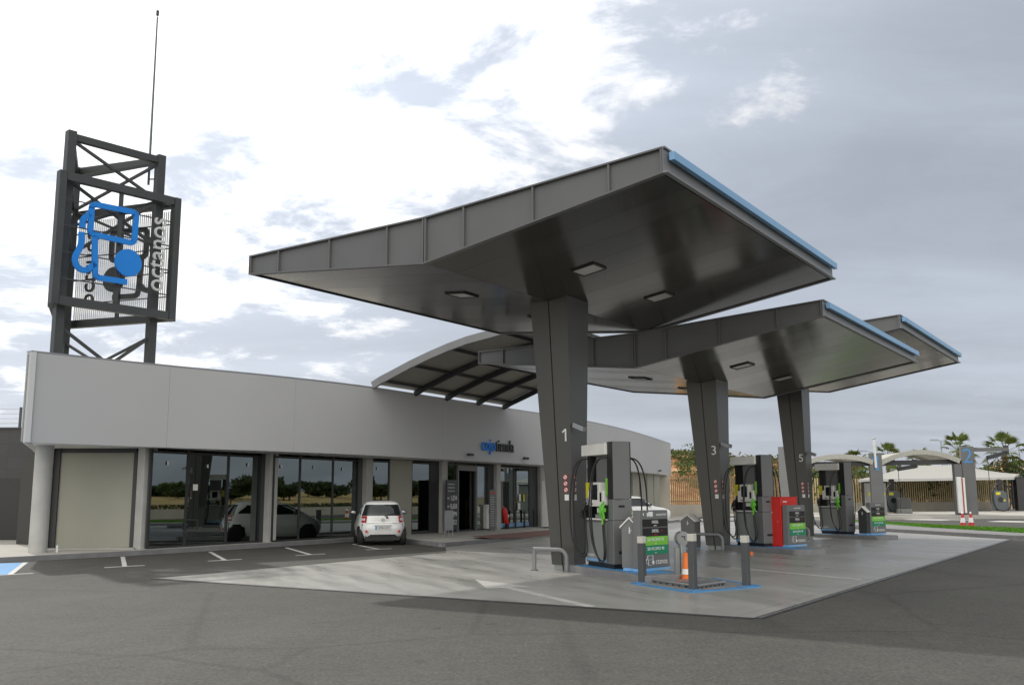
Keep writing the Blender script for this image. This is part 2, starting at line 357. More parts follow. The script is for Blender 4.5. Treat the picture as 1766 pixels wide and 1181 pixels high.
# ------------------------------------------------------------------ sky, sun, camera
SUN_AZ, SUN_EL = -33.8, 45.0
sd = Vector((math.sin(R_(SUN_AZ))*math.cos(R_(SUN_EL)), math.cos(R_(SUN_AZ))*math.cos(R_(SUN_EL)), math.sin(R_(SUN_EL))))
W = bpy.data.worlds.new('World'); S.world = W; W.use_nodes = True
def sky():
    nt = W.node_tree; N = nt.nodes; L = nt.links; bg = N['Background']; bg.inputs['Strength'].default_value = .1
    st = N.new('ShaderNodeTexSky'); st.sky_type = 'NISHITA'; st.sun_disc = False; st.sun_elevation = R_(SUN_EL); st.sun_rotation = R_(SUN_AZ)
    st.air_density = 1.0; st.dust_density = 2.0
    tc = N.new('ShaderNodeTexCoord'); dirv = tc.outputs['Generated']
    dt = N.new('ShaderNodeVectorMath'); dt.operation = 'DOT_PRODUCT'; dt.inputs[1].default_value = sd; L.new(dirv, dt.inputs[0])
    sp = N.new('ShaderNodeSeparateXYZ'); L.new(dirv, sp.inputs[0])
    def ma(op, a, b=None, c=None):
        n = N.new('ShaderNodeMath'); n.operation = op
        for i, q in enumerate((a, b, c)):
            if q is None: continue
            if isinstance(q, (int, float)): n.inputs[i].default_value = q
            else: L.new(q, n.inputs[i])
        return n.outputs[0]
    def ramp(v, a, b, lo=0., hi=1.):
        n = N.new('ShaderNodeMapRange'); n.interpolation_type = 'SMOOTHSTEP'; n.inputs['From Min'].default_value = a; n.inputs['From Max'].default_value = b
        n.inputs['To Min'].default_value = lo; n.inputs['To Max'].default_value = hi; L.new(v, n.inputs['Value']); return n.outputs[0]
    zz = ma('MAXIMUM', ma('ADD', sp.outputs['Z'], .16), .05)
    cb = N.new('ShaderNodeCombineXYZ'); L.new(ma('DIVIDE', sp.outputs['X'], zz), cb.inputs['X']); L.new(ma('DIVIDE', sp.outputs['Y'], zz), cb.inputs['Y'])
    mp = N.new('ShaderNodeMapping'); mp.inputs['Rotation'].default_value = (0,0,R_(25)); mp.inputs['Scale'].default_value = (1.0,1.0,1); mp.inputs['Location'].default_value = SKYLOC
    L.new(cb.outputs[0], mp.inputs['Vector'])
    n1 = N.new('ShaderNodeTexNoise'); n1.inputs['Scale'].default_value = 2.7; n1.inputs['Detail'].default_value = 12; n1.inputs['Roughness'].default_value = .63; n1.inputs['Distortion'].default_value = .25
    L.new(mp.outputs['Vector'], n1.inputs['Vector'])
    mp2 = N.new('ShaderNodeMapping'); mp2.inputs['Rotation'].default_value = (0,0,R_(-30)); mp2.inputs['Scale'].default_value = (.45,1.9,1); L.new(cb.outputs[0], mp2.inputs['Vector'])
    n2 = N.new('ShaderNodeTexNoise'); n2.inputs['Scale'].default_value = 1.1; n2.inputs['Detail'].default_value = 7; n2.inputs['Roughness'].default_value = .55; L.new(mp2.outputs['Vector'], n2.inputs['Vector'])
    puff = ramp(n1.outputs['Fac'], .36, .62)          # cumulus
    veil = ramp(n2.outputs['Fac'], .35, .70)          # streaky high cloud
    glow = ramp(dt.outputs['Value'], .57, .98)
    # veil brightness: grey far from the sun, dazzling near it
    bright = ma('ADD', ma('MULTIPLY', glow, 3.8), 5.3)
    edge = ma('ADD', glow, ma('MULTIPLY', ma('SUBTRACT', n1.outputs['Fac'], .5), 2.7))
    crisp = ramp(edge, .46, .84)                          # broken white cloud that closes up towards the sun
    b = ma('ADD', bright, ma('MULTIPLY', crisp, ma('MULTIPLY_ADD', glow, 4.2, 2.6)))
    b = ma('ADD', b, ma('MULTIPLY', ma('SUBTRACT', puff, .5), .35))
    b = ma('ADD', b, ma('MULTIPLY', ma('SUBTRACT', veil, .5), ma('MULTIPLY_ADD', glow, -.2, 1.15)))
    hor = ramp(sp.outputs['Z'], .02, .28, 1., 0.)
    b = ma('ADD', b, ma('MULTIPLY', hor, .45))
    b = ma('MULTIPLY', b, ramp(sp.outputs['Z'], .45, .80, 1., 1.30))
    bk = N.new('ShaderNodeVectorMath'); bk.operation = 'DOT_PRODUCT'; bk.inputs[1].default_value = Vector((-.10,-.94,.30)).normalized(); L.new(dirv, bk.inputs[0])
    b = ma('MULTIPLY', b, ramp(bk.outputs['Value'], .50, .95, 1., 4.3))   # unseen bright lobe behind the camera, added to lift camera-facing surfaces      # an overcast dome is brightest overhead
    tint = N.new('ShaderNodeMix'); tint.data_type = 'RGBA'; tint.inputs[6].default_value = (.90,.98,1.12,1); tint.inputs[7].default_value = (1,.995,.985,1)
    L.new(crisp, tint.inputs[0])
    wm = N.new('ShaderNodeMix'); wm.data_type = 'RGBA'; wm.inputs[7].default_value = (1.02,1.0,.95,1); L.new(tint.outputs[2], wm.inputs[6])
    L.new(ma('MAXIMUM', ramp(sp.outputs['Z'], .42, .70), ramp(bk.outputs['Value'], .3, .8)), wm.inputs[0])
    vs = N.new('ShaderNodeVectorMath'); vs.operation = 'SCALE'; L.new(wm.outputs[2], vs.inputs[0]); L.new(b, vs.inputs['Scale'])
    mx = N.new('ShaderNodeMix'); mx.data_type = 'RGBA'; L.new(st.outputs[0], mx.inputs[6]); L.new(vs.outputs[0], mx.inputs[7])
    mx.inputs[0].default_value = .9
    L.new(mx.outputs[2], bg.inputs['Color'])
SKYLOC = (5.3, 2.2, 0)
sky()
sl = bpy.data.lights.new('sun', 'SUN'); sl.energy = 2.0; sl.angle = R_(1.2); sl.color = (1, .95, .87)
so = bpy.data.objects.new('sun', sl); COL.objects.link(so); so.rotation_euler = (-sd).to_track_quat('-Z', 'Y').to_euler(); so.location = sd*100
cd = bpy.data.cameras.new('camera'); cam = bpy.data.objects.new('camera', cd); COL.objects.link(cam)
mw = Matrix((( rgt.x, up.x, -fwd.x, 0), (rgt.y, up.y, -fwd.y, 0), (rgt.z, up.z, -fwd.z, EYE), (0,0,0,1)))
cam.matrix_world = mw; cd.sensor_width = 36; cd.lens = F_PX/PW*36; cd.clip_end = 3000; cd.clip_start = .1
S.camera = cam
S.view_settings.view_transform = 'Standard'; S.view_settings.look = 'None'; S.view_settings.gamma = 1; S.view_settings.exposure = 0
#PART2
# ================================================================== SETTING
g = MB(); n = 24
g.add([(0,0,-.06)] + [(1400*math.cos(2*math.pi*k/48), 1400*math.sin(2*math.pi*k/48), -.06) for k in range(48)], [(0,1+k,1+(k+1)%48) for k in range(48)])
struct('ground', g, M['soil'])
struct('asphalt_forecourt', MB().prism([(-70,-40),(62,-40),(62,110),(-70,110)], -.05, 0), M['asphalt'])
slab_poly = [(-7.33,20.44),(3.26,13.57),(18.23,36.37),(16.6,44.3),(16.0,62),(6,60),(3.2,45),(1.6,41.2),(-.75,35.3),(-2.2,32.45),(-1.95,29.2)]
struct('concrete_slab', MB().prism(slab_poly, -.02, .006), M['slab'])
# drain channels along the slab edges
dr = MB()
for a, b in (((-7.33,20.44),(3.26,13.57)), ((3.26,13.57),(18.23,36.37))):
    a = Vector((*a,0)); b = Vector((*b,0)); t = (b-a).normalized(); nn = Vector((t.y,-t.x,0))
    q = [a, b, b+nn*.13, a+nn*.13]; dr.prism([p[:2] for p in q], -.02, .010)
struct('drain_channel', dr, M['dark'])
gr = MB()
a = Vector((3.26,13.57,0)); b = Vector((18.23,36.37,0)); t = (b-a).normalized(); nn = Vector((t.y,-t.x,0))
L_ = (b-a).length; k = 0.05
while k < L_-.5:
    q = [a+t*k+nn*.035, a+t*(k+.44)+nn*.035, a+t*(k+.44)+nn*.095, a+t*k+nn*.095]; gr.prism([p[:2] for p in q], .0, .014); k += .5
struct('drain_grate', gr, M['steel'])
# road markings
def strip(mb, a, b, w, z=.010):
    a = Vector((a[0],a[1],0)); b = Vector((b[0],b[1],0)); t = (b-a).normalized(); nn = Vector((-t.y,t.x,0))*w/2
    mb.prism([(p.x,p.y) for p in (a-nn,b-nn,b+nn,a+nn)], -.004, z)
pl = MB()
Cv = Vector((-.379,.925)); Kv = Vector((.70,.714))
for base, ln in (((-10.91,21.59),4.2),((-9.36,23.97),4.2),((-7.59,26.19),4.2),((-5.81,28.51),4.2),((-4.23,31.3),3.5)):
    b_ = Vector(base); strip(pl, b_, b_+Cv*ln, .11, .008)
    strip(pl, b_-Kv*.48, b_+Kv*.48, .085, .0085)
struct('parking_lines', pl, M['paint'])
bb = MB(); bb.prism([(-10.98,21.75),(-12.45,25.55),(-13.25,25.2),(-15.2,22.6),(-13.6,18.2)], -.004, .004)
struct('blue_parking_bay', bb, M['bluepaint'])
ar = MB()
tip = Vector((-.74,19.78)); tail = Vector((1.16,15.02)); t2 = (tail-tip).normalized(); n2 = Vector((-t2.y,t2.x))
neck = tip + t2*1.75
ar.prism([tip, neck+n2*.42, neck-n2*.42], -.004, .012); strip(ar, neck, tail, .16, .012)
struct('lane_arrow', ar, M['fadedpaint'])
l2 = MB(); strip(l2, (5.0,22.8),(6.81,19.59), .13, .012); struct('lane_line', l2, M['fadedpaint'])
ra = MB()
for px, py in ((1607,896),(1757,899.5)):
    c = gnd(px, py); ra.prism([(c.x-1.6,c.y+.6),(c.x-.2,c.y-1.9),(c.x+.6,c.y-1.5),(c.x-.2,c.y+.2),(c.x+1.9,c.y-1.3),(c.x+2.2,c.y-.4),(c.x,c.y+2.2)], -.004, .012)
struct('road_arrows', ra, M['paint'])
# pavement in front of the shop, kerb
PT = [(-34,2,.13),(-22,14,.13),(-13.17,25.5,.13),(-10.76,28.58,.13),(-8.36,32.3,.13),(-6.1,36.2,.13),(-4.95,38.0,.13),(-2.33,32.5,.13),(-.78,35.1,.13),(.3,37.6,.03),(3.4,44.4,.03),(5.2,49,.12),(10.5,62,.13),(14,72,.13)]
BK = [(6,76),(-20,76),(-60,40),(-60,0)]
pv = MB(); npv = len(PT)
top = [(p[0],p[1],p[2]) for p in PT] + [(p[0],p[1],.13) for p in BK]
pv.add(top, [tuple(range(len(top)))])
struct('pavement', pv, M['pave'])
kb = MB()
for (x0,y0,z0),(x1,y1,z1) in zip(PT[:-1], PT[1:]):
    a = Vector((x0,y0,0)); b = Vector((x1,y1,0)); t = (b-a).normalized(); nn = Vector((-t.y,t.x,0))*.13
    kb.hexa([a-Vector((0,0,.03)), b-Vector((0,0,.03)), b+nn-Vector((0,0,.03)), a+nn-Vector((0,0,.03))], [a+Vector((0,0,z0+.004)), b+Vector((0,0,z1+.004)), b+nn+Vector((0,0,z1+.004)), a+nn+Vector((0,0,z0+.004))])
struct('kerb', kb, M['kerb'])
rp = MB(); P_ = [gnd(838,928,.11), gnd(938,921,.09), gnd(945,911,.14), gnd(852,917,.14)]
rp.add([(-.72,35.75,.125),(.2,37.75,.05),(3.15,44.35,.05),(1.9,44.6,.142),(-1.6,37.5,.142)], [(0,1,2,3,4)])
struct('red_paving', rp, M['redpave'])
# grass strip beyond the slab, car wash platform
gs = MB(); 
gk = [(16.9,45.5),(18.7,37.2),(20.3,35.5),(30,29),(38,24),(40,28),(31,34),(24.5,40.5),(21.9,49),(20.8,62),(19,63)]
struct('grass_kerb', MB().prism(gk, -.02, .12), M['kerb'])
gi = [(19.4,47),(20.2,39.6),(21.0,37.2),(30.2,30.8),(38,26.2),(39,27.6),(30.6,33),(23.6,39.9),(21.2,49),(20.3,60),(19.3,60)]
t_ = MB().prism(gi, .10, .15)
for k in range(9000):
    # scattered short blades inside the strip
    i = random.randrange(3); 
    seg = [((19.4,47),(20.3,60),(21.2,49)),((20.2,39.6),(19.4,47),(21.2,49)),((20.2,39.6),(21.2,49),(23.6,39.9)),((21.0,37.2),(20.2,39.6),(23.6,39.9)),((21,37.2),(23.6,39.9),(30.6,33)),((21,37.2),(30.2,30.8),(30.6,33))][random.randrange(6)]
    u, v = random.random(), random.random()
    if u+v > 1: u, v = 1-u, 1-v
    x = seg[0][0]+u*(seg[1][0]-seg[0][0])+v*(seg[2][0]-seg[0][0]); y = seg[0][1]+u*(seg[1][1]-seg[0][1])+v*(seg[2][1]-seg[0][1])
    a = random.random()*6.28; c, s_ = math.cos(a)*.025, math.sin(a)*.025
    t_.add([(x-c,y-s_,.148),(x+c,y+s_,.148),(x+random.gauss(0,.02),y+random.gauss(0,.02),.15+random.uniform(.03,.075))], [(0,1,2)])
stuff('grass_strip', t_, M['turf'], 'bright green turf strip between the concrete slab and the far road', 'grass')
struct('wash_platform', MB().prism([(19,65.5),(26,66),(75,70),(110,100),(30,104),(14.2,74)], -.03, .20), M['pave'])
# far road kerb (white line beyond the slab)
wk = MB(); strip(wk, (4.5,58.5),(15.8,66.5), .35, .13); struct('white_kerb', wk, M['white'])

# ================================================================== SHOP BUILDING
FP = [(-12.95,25.88),(-10.38,28.82),(-7.72,31.55),(-5.25,34.7),(-2.78,39.1),(-.35,43.5),(1.55,46.9),(4.2,52.0),(6.95,58.8),(9.65,66.8),(12.1,74.6)]
def catmull(P, m):
    out = []
    for i in range(len(P)-1):
        p0 = P[max(i-1,0)]; p1 = P[i]; p2 = P[i+1]; p3 = P[min(i+2,len(P)-1)]
        for k in range(m):
            t = k/m; o = []
            for j in range(len(p1)):
                o.append(.5*(2*p1[j] + (-p0[j]+p2[j])*t + (2*p0[j]-5*p1[j]+4*p2[j]-p3[j])*t*t + (-p0[j]+3*p1[j]-3*p2[j]+p3[j])*t**3))
            out.append(tuple(o))
    return out + [tuple(P[-1])]
FC = catmull(FP, 8)
ZB, ZT = 3.1, 5.53
shop = thing('shop_building', 'long curved shop with a blank white fascia over glazed bays and grey pillars', 'shop', (-5,37,0))
SO = Vector((5,-37,0))
def sb(name, mb, m, parent=shop, **k):
    mb.v = [tuple(Vector(v)+SO) for v in mb.v]
    return mb.build(name, m, parent, **k)
def pix(p): 
    d = Vector((p[0],p[1],4.3))-EYEP; return PW/2 + F_PX*d.dot(rgt)/d.dot(fwd)
cuts = [290.5, 508, 677, 763, 898, 1050]
segs = []; cur = [FC[0]]
ci = 0
for a, b in zip(FC[:-1], FC[1:]):
    while ci < len(cuts) and pix(a) <= cuts[ci] < pix(b):
        f = (cuts[ci]-pix(a))/(pix(b)-pix(a)); m_ = tuple(a[j]+(b[j]-a[j])*f for j in range(2))
        cur.append(m_); segs.append(cur); cur = [m_]; ci += 1
    cur.append(b)
segs.append(cur)
def offset(poly, d):
    out = []
    for i, p in enumerate(poly):
        a = Vector(poly[max(i-1,0)]); b = Vector(poly[min(i+1,len(poly)-1)]); t = (b-a).normalized(); out.append((p[0]-t.y*d, p[1]+t.x*d))
    return out
def wall(mb, poly, d, z0, z1, smooth=True):   # curved wall of thickness d (to the left of the run)
    q = offset(poly, d); m_ = len(poly)
    o = [(x,y,z0) for x,y in poly] + [(x,y,z1) for x,y in poly]; i_ = [(x,y,z0) for x,y in q] + [(x,y,z1) for x,y in q]
    mb.add(o, [(i,i+1,m_+i+1,m_+i) for i in range(m_-1)], smooth)
    mb.add(i_, [(i+1,i,m_+i,m_+i+1) for i in range(m_-1)], smooth)
    mb.add(o+i_, [(m_+i,m_+i+1,3*m_+i+1,3*m_+i) for i in range(m_-1)] + [(i+1,i,2*m_+i,2*m_+i+1) for i in range(m_-1)] + [(0,m_,3*m_,2*m_),(m_-1,2*m_+m_-1,3*m_+m_-1,2*m_-1)])
    return mb
for s_ in segs:
    # shorten both ends by 5 mm to leave the joint visible
    a, b = Vector(s_[0]), Vector(s_[1]); s_[0] = tuple(a+(b-a).normalized()*.0035)
    a, b = Vector(s_[-1]), Vector(s_[-2]); s_[-1] = tuple(a+(b-a).normalized()*.0035)
    sb('fascia_panel', wall(MB(), s_, .14, ZB, ZT), M['fascia'])
fr = offset(FC, .17)
sb('fascia_backing', wall(MB(), fr, .1, ZB+.03, ZT-.03), M['lightgrey'])
cap = MB(); wall(cap, offset(FC,-.012), .32, ZT+.001, ZT+.035); sb('parapet_cap', cap, M['alu'])
# soffit and roof
back = [(8,79),(-34,76),(-19.8,41.8)]
inner = offset(FC, .18)
sf = MB(); sf.add([(*p,ZB+.012) for p in inner] + [(*p,ZB+.012) for p in [(8,79),(-34,76),(-19.8,41.8)]], [tuple(range(len(inner)+3))])
sb('soffit', sf, M['white'])
ed = MB(); ed.extr([(-12.95,25.88,ZB),(-20,41.8,ZB),(-20,41.8,ZT),(-12.95,25.88,ZT)], (.12,.05,0)); sb('side_fascia', ed, M['fascia'])
rf = MB(); rf.add([(*p,ZT-.5) for p in inner] + [(*p,ZT-.5) for p in back], [tuple(range(len(inner)+3))]); sb('roof', rf, M['wallconc'])
sw = MB(); sw.extr([(-14.25,29.55,.0),(-19.4,41.4,.0),(-19.4,41.4,3.1),(-14.25,29.55,3.1)],(.2,.09,0)); sb('side_wall', sw, M['fascia'])
# round column under the corner
sb('round_column', MB().cyl((-13.3,27.75,.0),(-13.3,27.75,ZB+.01), .245, 28), M['concrete'])
sb('downpipe', MB().cyl((-12.85,27.95,.13),(-12.85,27.95,.32), .03, 10), M['white'])
# pillars
PIL = [(-11.03,29.55),(-8.30,33.6),(-5.64,37.8),(-3.0,41.6),(-.78,45.55),(1.35,49.7),(3.5,54.2),(5.6,58.8)]
def tang(i):
    a = Vector(PIL[max(i-1,0)]); b = Vector(PIL[min(i+1,len(PIL)-1)]); return (b-a).normalized()
for i, (x,y) in enumerate(PIL):
    t = tang(i); nn = Vector((-t.y,t.x)); c = Vector((x,y)); w = .22 if i==0 else .19
    q = [c-t*w-nn*.17, c+t*w-nn*.17, c+t*w+nn*.17, c-t*w+nn*.17]
    sb('pillar', MB().prism([p[:] for p in q], .10, ZB+.014), M['concrete'], bevel=.012)
# roller shutter bay
A_ = Vector((-13.72,29.5)); B_ = Vector((-11.36,29.62)); 
sh = MB(); sh.prism([A_[:],B_[:],(B_.x,B_.y+.06),(A_.x,A_.y+.06)], .12, 2.98); sb('shutter_door', sh, M['shutter'])
jm = MB(); 
for p in (A_,B_): jm.box(p.x-.09,p.x+.09,p.y-.06,p.y+.2,.12,3.08)
jm.box(A_.x,B_.x,A_.y-.02,A_.y+.2,2.98,3.10); jm.box(-14.2,-13.85,29.2,29.5,.12,3.08)
sb('shutter_frame', jm, M['dark'])
sb('shutter_sill', MB().box(-14.2,-11.2,29.25,29.62,.12,.17), M['pave'])
# glazed bays (each bay is turned out of the curve and closed by a dark return)
BAYPX = [(259,449,(322.5,392.7)), (471.5,617,(517,574)), (641.5,742,(671,710)), (766,842,(788,820)), (862,913,(887,))]
def on_line(s0, g_, px):      # run along a glazing line until it meets the sight line of this column
    d = ray(px, 860); k = d.x/d.y; return (k*s0.y - s0.x)/(g_.x - k*g_.y)
def pane(mb, s0, l0, l1, z0, z1, d=0.0, thk=.012):
    a = s0+gd*l0+gn*d; b = s0+gd*l1+gn*d
    a -= gn*thk; b -= gn*thk; mb.extr([(a.x,a.y,z0),(b.x,b.y,z0),(b.x,b.y,z1),(a.x,a.y,z1)], (gn.x*thk,gn.y*thk,0)); return mb
BAYS = []
for i, (pa, pe, mpx) in enumerate(BAYPX):
    P1_, P2_ = Vector(PIL[i]), Vector(PIL[i+1]); ch = (P2_-P1_).normalized(); an = math.atan2(ch.y,ch.x)+R_((6,4,3,3,3)[i])
    gd = Vector((math.cos(an), math.sin(an))); gn = Vector((gd.y,-gd.x))
    s0 = P1_ + ch*.12 + gn*(.28,.18,.10,.10,.10)[i]; l0 = on_line(s0, gd, pa); s0 = s0+gd*l0
    ln = on_line(s0, gd, pe); mul = [on_line(s0, gd, q) for q in mpx]
    BAYS.append((s0, gd.copy(), gn.copy(), ln))
    fm = MB(); z0, z1 = .16, 3.0
    edges = [0] + mul + [ln]
    for e_ in edges:
        p = s0+gd*e_
        fm.beam((*(p-gn*.045),z0),(*(p-gn*.045),z1+.1), .065, .10, (gd.x,gd.y,0))
    for zz in (z0, z1): fm.beam((*(s0-gn*.045),zz),(*(s0+gd*ln-gn*.045),zz), .10, .07)
    w = sb('window', fm, M['dark'])
    for k, (e0, e1) in enumerate(zip(edges[:-1], edges[1:])):
        if i == 2 and k == 1 or i == 3 and k == 1: continue      # beige panel, open doorway
        gl = pane(MB(), s0, e0+.03, e1-.03, z0+.03, z1-.03, -.03)
        sb('pane', gl, M['glass'], w)
        if i in (0,1) or (i == 2 and k == 0):
            a = s0+gd*(e0+(e1-e0)*random.uniform(.2,.6))+gn*.004
            sb('window_sticker', MB().plate((a.x,a.y,random.uniform(2.6,2.75)), (gd.x,gd.y,0), (0,0,1), .07, .11, .002), M['label'], w)
    if i == 0:
        a = s0+gd*(mul[0]+.32)+gn*.004; sb('window_sticker', MB().plate((a.x,a.y,1.95),(gd.x,gd.y,0),(0,0,1),.20,.19,.002), M['cream'], w)
    if i == 2: sb('infill_panel', pane(MB(), s0, mul[0]+.03, mul[1]-.03, .13, 3.09, .02, .08), M['shutter'])
    if i == 3:
        df = MB()
        for e_ in (mul[0],mul[1]): p = s0+gd*e_+gn*.03; df.beam((*p,.13),(*p,2.98), .09,.09,(gd.x,gd.y,0))
        p = s0+gd*mul[0]+gn*.03; q = s0+gd*mul[1]+gn*.03; df.beam((*p,2.86),(*q,2.86), .10,.22); sb('door_frame', df, M['pumpgrey'])
        sb('door_leaf', pane(MB(), s0, mul[1]-.35, mul[1]-.03, .16, 2.72, -.10), M['glass'])
    e = s0+gd*ln; t = tang(i+1); tgt = P2_ - t*.17 
    rt = MB(); rt.extr([(e.x,e.y,.12),(tgt.x,tgt.y,.12),(tgt.x,tgt.y,3.1),(e.x,e.y,3.1)], (-.05,.02,0)); sb('bay_return', rt, M['dark'])
# blank rendered walls between the last pillars
bw = MB()
for i in (5,6):
    a = Vector(PIL[i]); b = Vector(PIL[i+1]); bw.extr([(a.x,a.y,.12),(b.x,b.y,.12),(b.x,b.y,3.105),(a.x,a.y,3.105)], (-.12,.06,0))
sb('end_wall', bw, M['fascia'])
rw = MB(); a = Vector(PIL[7]); 
for k in range(7):
    p = a + Vector((.40,.92))*(.3+k*1.75); q = a + Vector((.40,.92))*(1.8+k*1.75); rw.extr([(p.x,p.y,.12),(q.x,q.y,.12),(q.x,q.y,3.1),(p.x,p.y,3.1)], (-.06,.03,0))
sb('end_shutter', rw, M['shutter'])
for px, Y in ((1127,70.5),):
    c = at(px, 880, Y); sb('end_column', MB().cyl((c.x,c.y,.1),(c.x,c.y,ZB+.01), .32, 16), M['concrete'])
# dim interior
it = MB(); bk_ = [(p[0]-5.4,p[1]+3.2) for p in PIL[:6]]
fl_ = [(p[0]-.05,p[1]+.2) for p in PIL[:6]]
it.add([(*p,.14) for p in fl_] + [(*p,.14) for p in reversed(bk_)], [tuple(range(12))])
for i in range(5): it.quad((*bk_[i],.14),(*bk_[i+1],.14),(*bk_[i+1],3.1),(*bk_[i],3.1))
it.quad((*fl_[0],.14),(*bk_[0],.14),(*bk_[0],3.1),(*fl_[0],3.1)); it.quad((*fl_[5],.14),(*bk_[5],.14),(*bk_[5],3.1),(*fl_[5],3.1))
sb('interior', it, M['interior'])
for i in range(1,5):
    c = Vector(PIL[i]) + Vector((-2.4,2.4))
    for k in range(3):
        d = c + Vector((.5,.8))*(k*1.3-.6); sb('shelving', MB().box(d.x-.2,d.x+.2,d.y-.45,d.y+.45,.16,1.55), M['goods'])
# letters on the fascia
def fpoint(px, z):
    for a, b in zip(FC[:-1], FC[1:]):
        if pix(a) <= px < pix(b):
            f = (px-pix(a))/(pix(b)-pix(a)); t = (Vector(b)-Vector(a)).normalized(); p = Vector(a)+(Vector(b)-Vector(a))*f
            return Vector((p.x,p.y,z)), Vector((t.x,t.y,0))
p0_, t0_ = fpoint(828.5, 3.79); p1_, t1_ = fpoint(883.5, 3.76); tt = (p1_-p0_).normalized(); tt.z = 0; tt.normalize(); nrm = Vector((tt.y,-tt.x,0))
tot = (p1_-p0_).length
b1 = MB().text('cojo', .76, p0_+nrm*.03+Vector((0,0,.02)), tt, (0,0,1), .07, 'LEFT'); w1 = max((Vector(v)-p0_).dot(tt) for v in b1.v)
b2 = MB().text('tienda', .76, p0_+nrm*.03+tt*(w1+.03)+Vector((0,0,.02)), tt, (0,0,1), .07, 'LEFT'); w2 = max((Vector(v)-p0_).dot(tt) for v in b2.v)
for b_ in (b1,b2): b_.v = [tuple(p0_ + tt*((Vector(v)-p0_).dot(tt)*tot/w2) + (Vector(v)-p0_) - tt*(Vector(v)-p0_).dot(tt)) for v in b_.v]
sb('sign_letters', b1, M['blue'], label='blue raised letters "cojo" on the white fascia'); sb('sign_letters', b2, M['dark'], label='dark raised letters "tienda" on the white fascia')
for px, py in ((806.5,784),(902.5,790.5),(1134.5,802)):
    p, t = fpoint(px, 3.35); nrm = Vector((t.y,-t.x,0)); fl = MB()
    for s_ in (-1,1):
        c = p + t*s_*.11 + nrm*.15; fl.beam(c-nrm*.06, c+nrm*.06, .14, .10)
    fl.beam(p, p+nrm*.2, .05,.04); fl.beam(p+nrm*.12-t*.13, p+nrm*.12+t*.13, .02,.02); sb('floodlight', fl, M['black'])
for px in (385, 570, 712, 810, 870):
    p, t = fpoint(px, ZB+.012); nrm = Vector((-t.y,t.x,0)); sb('downlight', MB().disc(p+nrm*.75-Vector((0,0,.012)), .10, (0,0,1), 16, .01), M['cream'])

# dark tiled building at the left edge
tb = thing('tiled_building', 'low dark tiled building with a black doorway left of the round column', 'building', (-19.5,36,0))
w_ = MB().box(-14,2.3,0,.3,.1,4.15); w_.box(2.3-.3,2.3,.3,9,.1,4.15); w_.build('wall', M['tile'], tb)
MB().box(-14,2.4,-.05,9,4.152,4.22).build('parapet', M['dark'], tb)
dm = at(17,880,36)-Vector((-19.5,36,0))
MB().box(dm.x-.75,dm.x+.42,-.02,.0-.002,.13,2.35).build('door', M['blackfilm'], tb)
rl = thing('roof_railing', 'thin steel post and cable railing along the top of the dark tiled building', 'railing', (-19.5,36.4,4.22))
for k in range(6): MB().box(1.05-k*2.0-.04,1.05-k*2.0+.04,-.03,.03,0,.78).build('post', M['tower'], rl)
[MB().cyl((-11,0,z),(2.2,0,z),.012,6).build('cable', M['alu'], rl) for z in (.18,.36,.54,.72)]

# ================================================================== BARREL VAULT over the entrance
bv = thing('barrel_vault_roof', 'arched steel roof with pale translucent panels rising over the shop entrance', 'roof', (-4.9,34.9,0))
OB = Vector((4.9,-34.9,0))
ribpx = [642, 715, 769, 823, 868]
arc = [(0,5.62),(.4,5.80),(.91,5.98),(1.7,6.27),(2.52,6.53),(3.3,6.75),(4.1,6.93),(5.45,7.13),(6.6,7.2),(7.6,7.17)]
nv = Vector((.86,-.51,0))
starts = [fpoint(px, 0)[0] for px in ribpx]
def vp(i, s_, z): p = starts[i] + nv*s_; return Vector((p.x,p.y,z)) + OB
for i in range(5):
    e = MB()
    if i == 0:
        for (s0,z0),(s1,z1) in zip(arc[:-1],arc[1:]):
            a, b = vp(i,s0,z0), vp(i,s1,z1); e.beam(a,b+(b-a)*.02,.12,.26)
        e.build('edge_beam', M['steel_light'], bv)
    else:
        for (s0,z0),(s1,z1) in zip(arc[:-1],arc[1:]):
            a, b = vp(i,s0,z0-.08), vp(i,s1,z1-.08); e.beam(a,b+(b-a)*.02,.10,.20)
        e.build('rib', M['dark'], bv)
for k in (1,3,5,7,9):
    s0, z0 = arc[k]; MB().beam(vp(0,s0,z0-.03), vp(4,s0,z0-.03), .07,.10).build('purlin', M['dark'], bv)
for i in range(4):
    pn = MB()
    for (s0,z0),(s1,z1) in zip(arc[:-1],arc[1:]):
        a,b,c,d = vp(i,s0,z0+.045),vp(i+1,s0,z0+.045),vp(i+1,s1,z1+.045),vp(i,s1,z1+.045)
        pn.extr([a,b,c,d],(0,0,.02))
    pn.build('roof_panel', M['translucent'], bv)
for i in range(5):
    p = vp(i,-.32,5.60); q = vp(i,-.32,5.15); MB().beam(q,p,.10,.10,(1,0,0)).build('strut', M['steel'], bv)

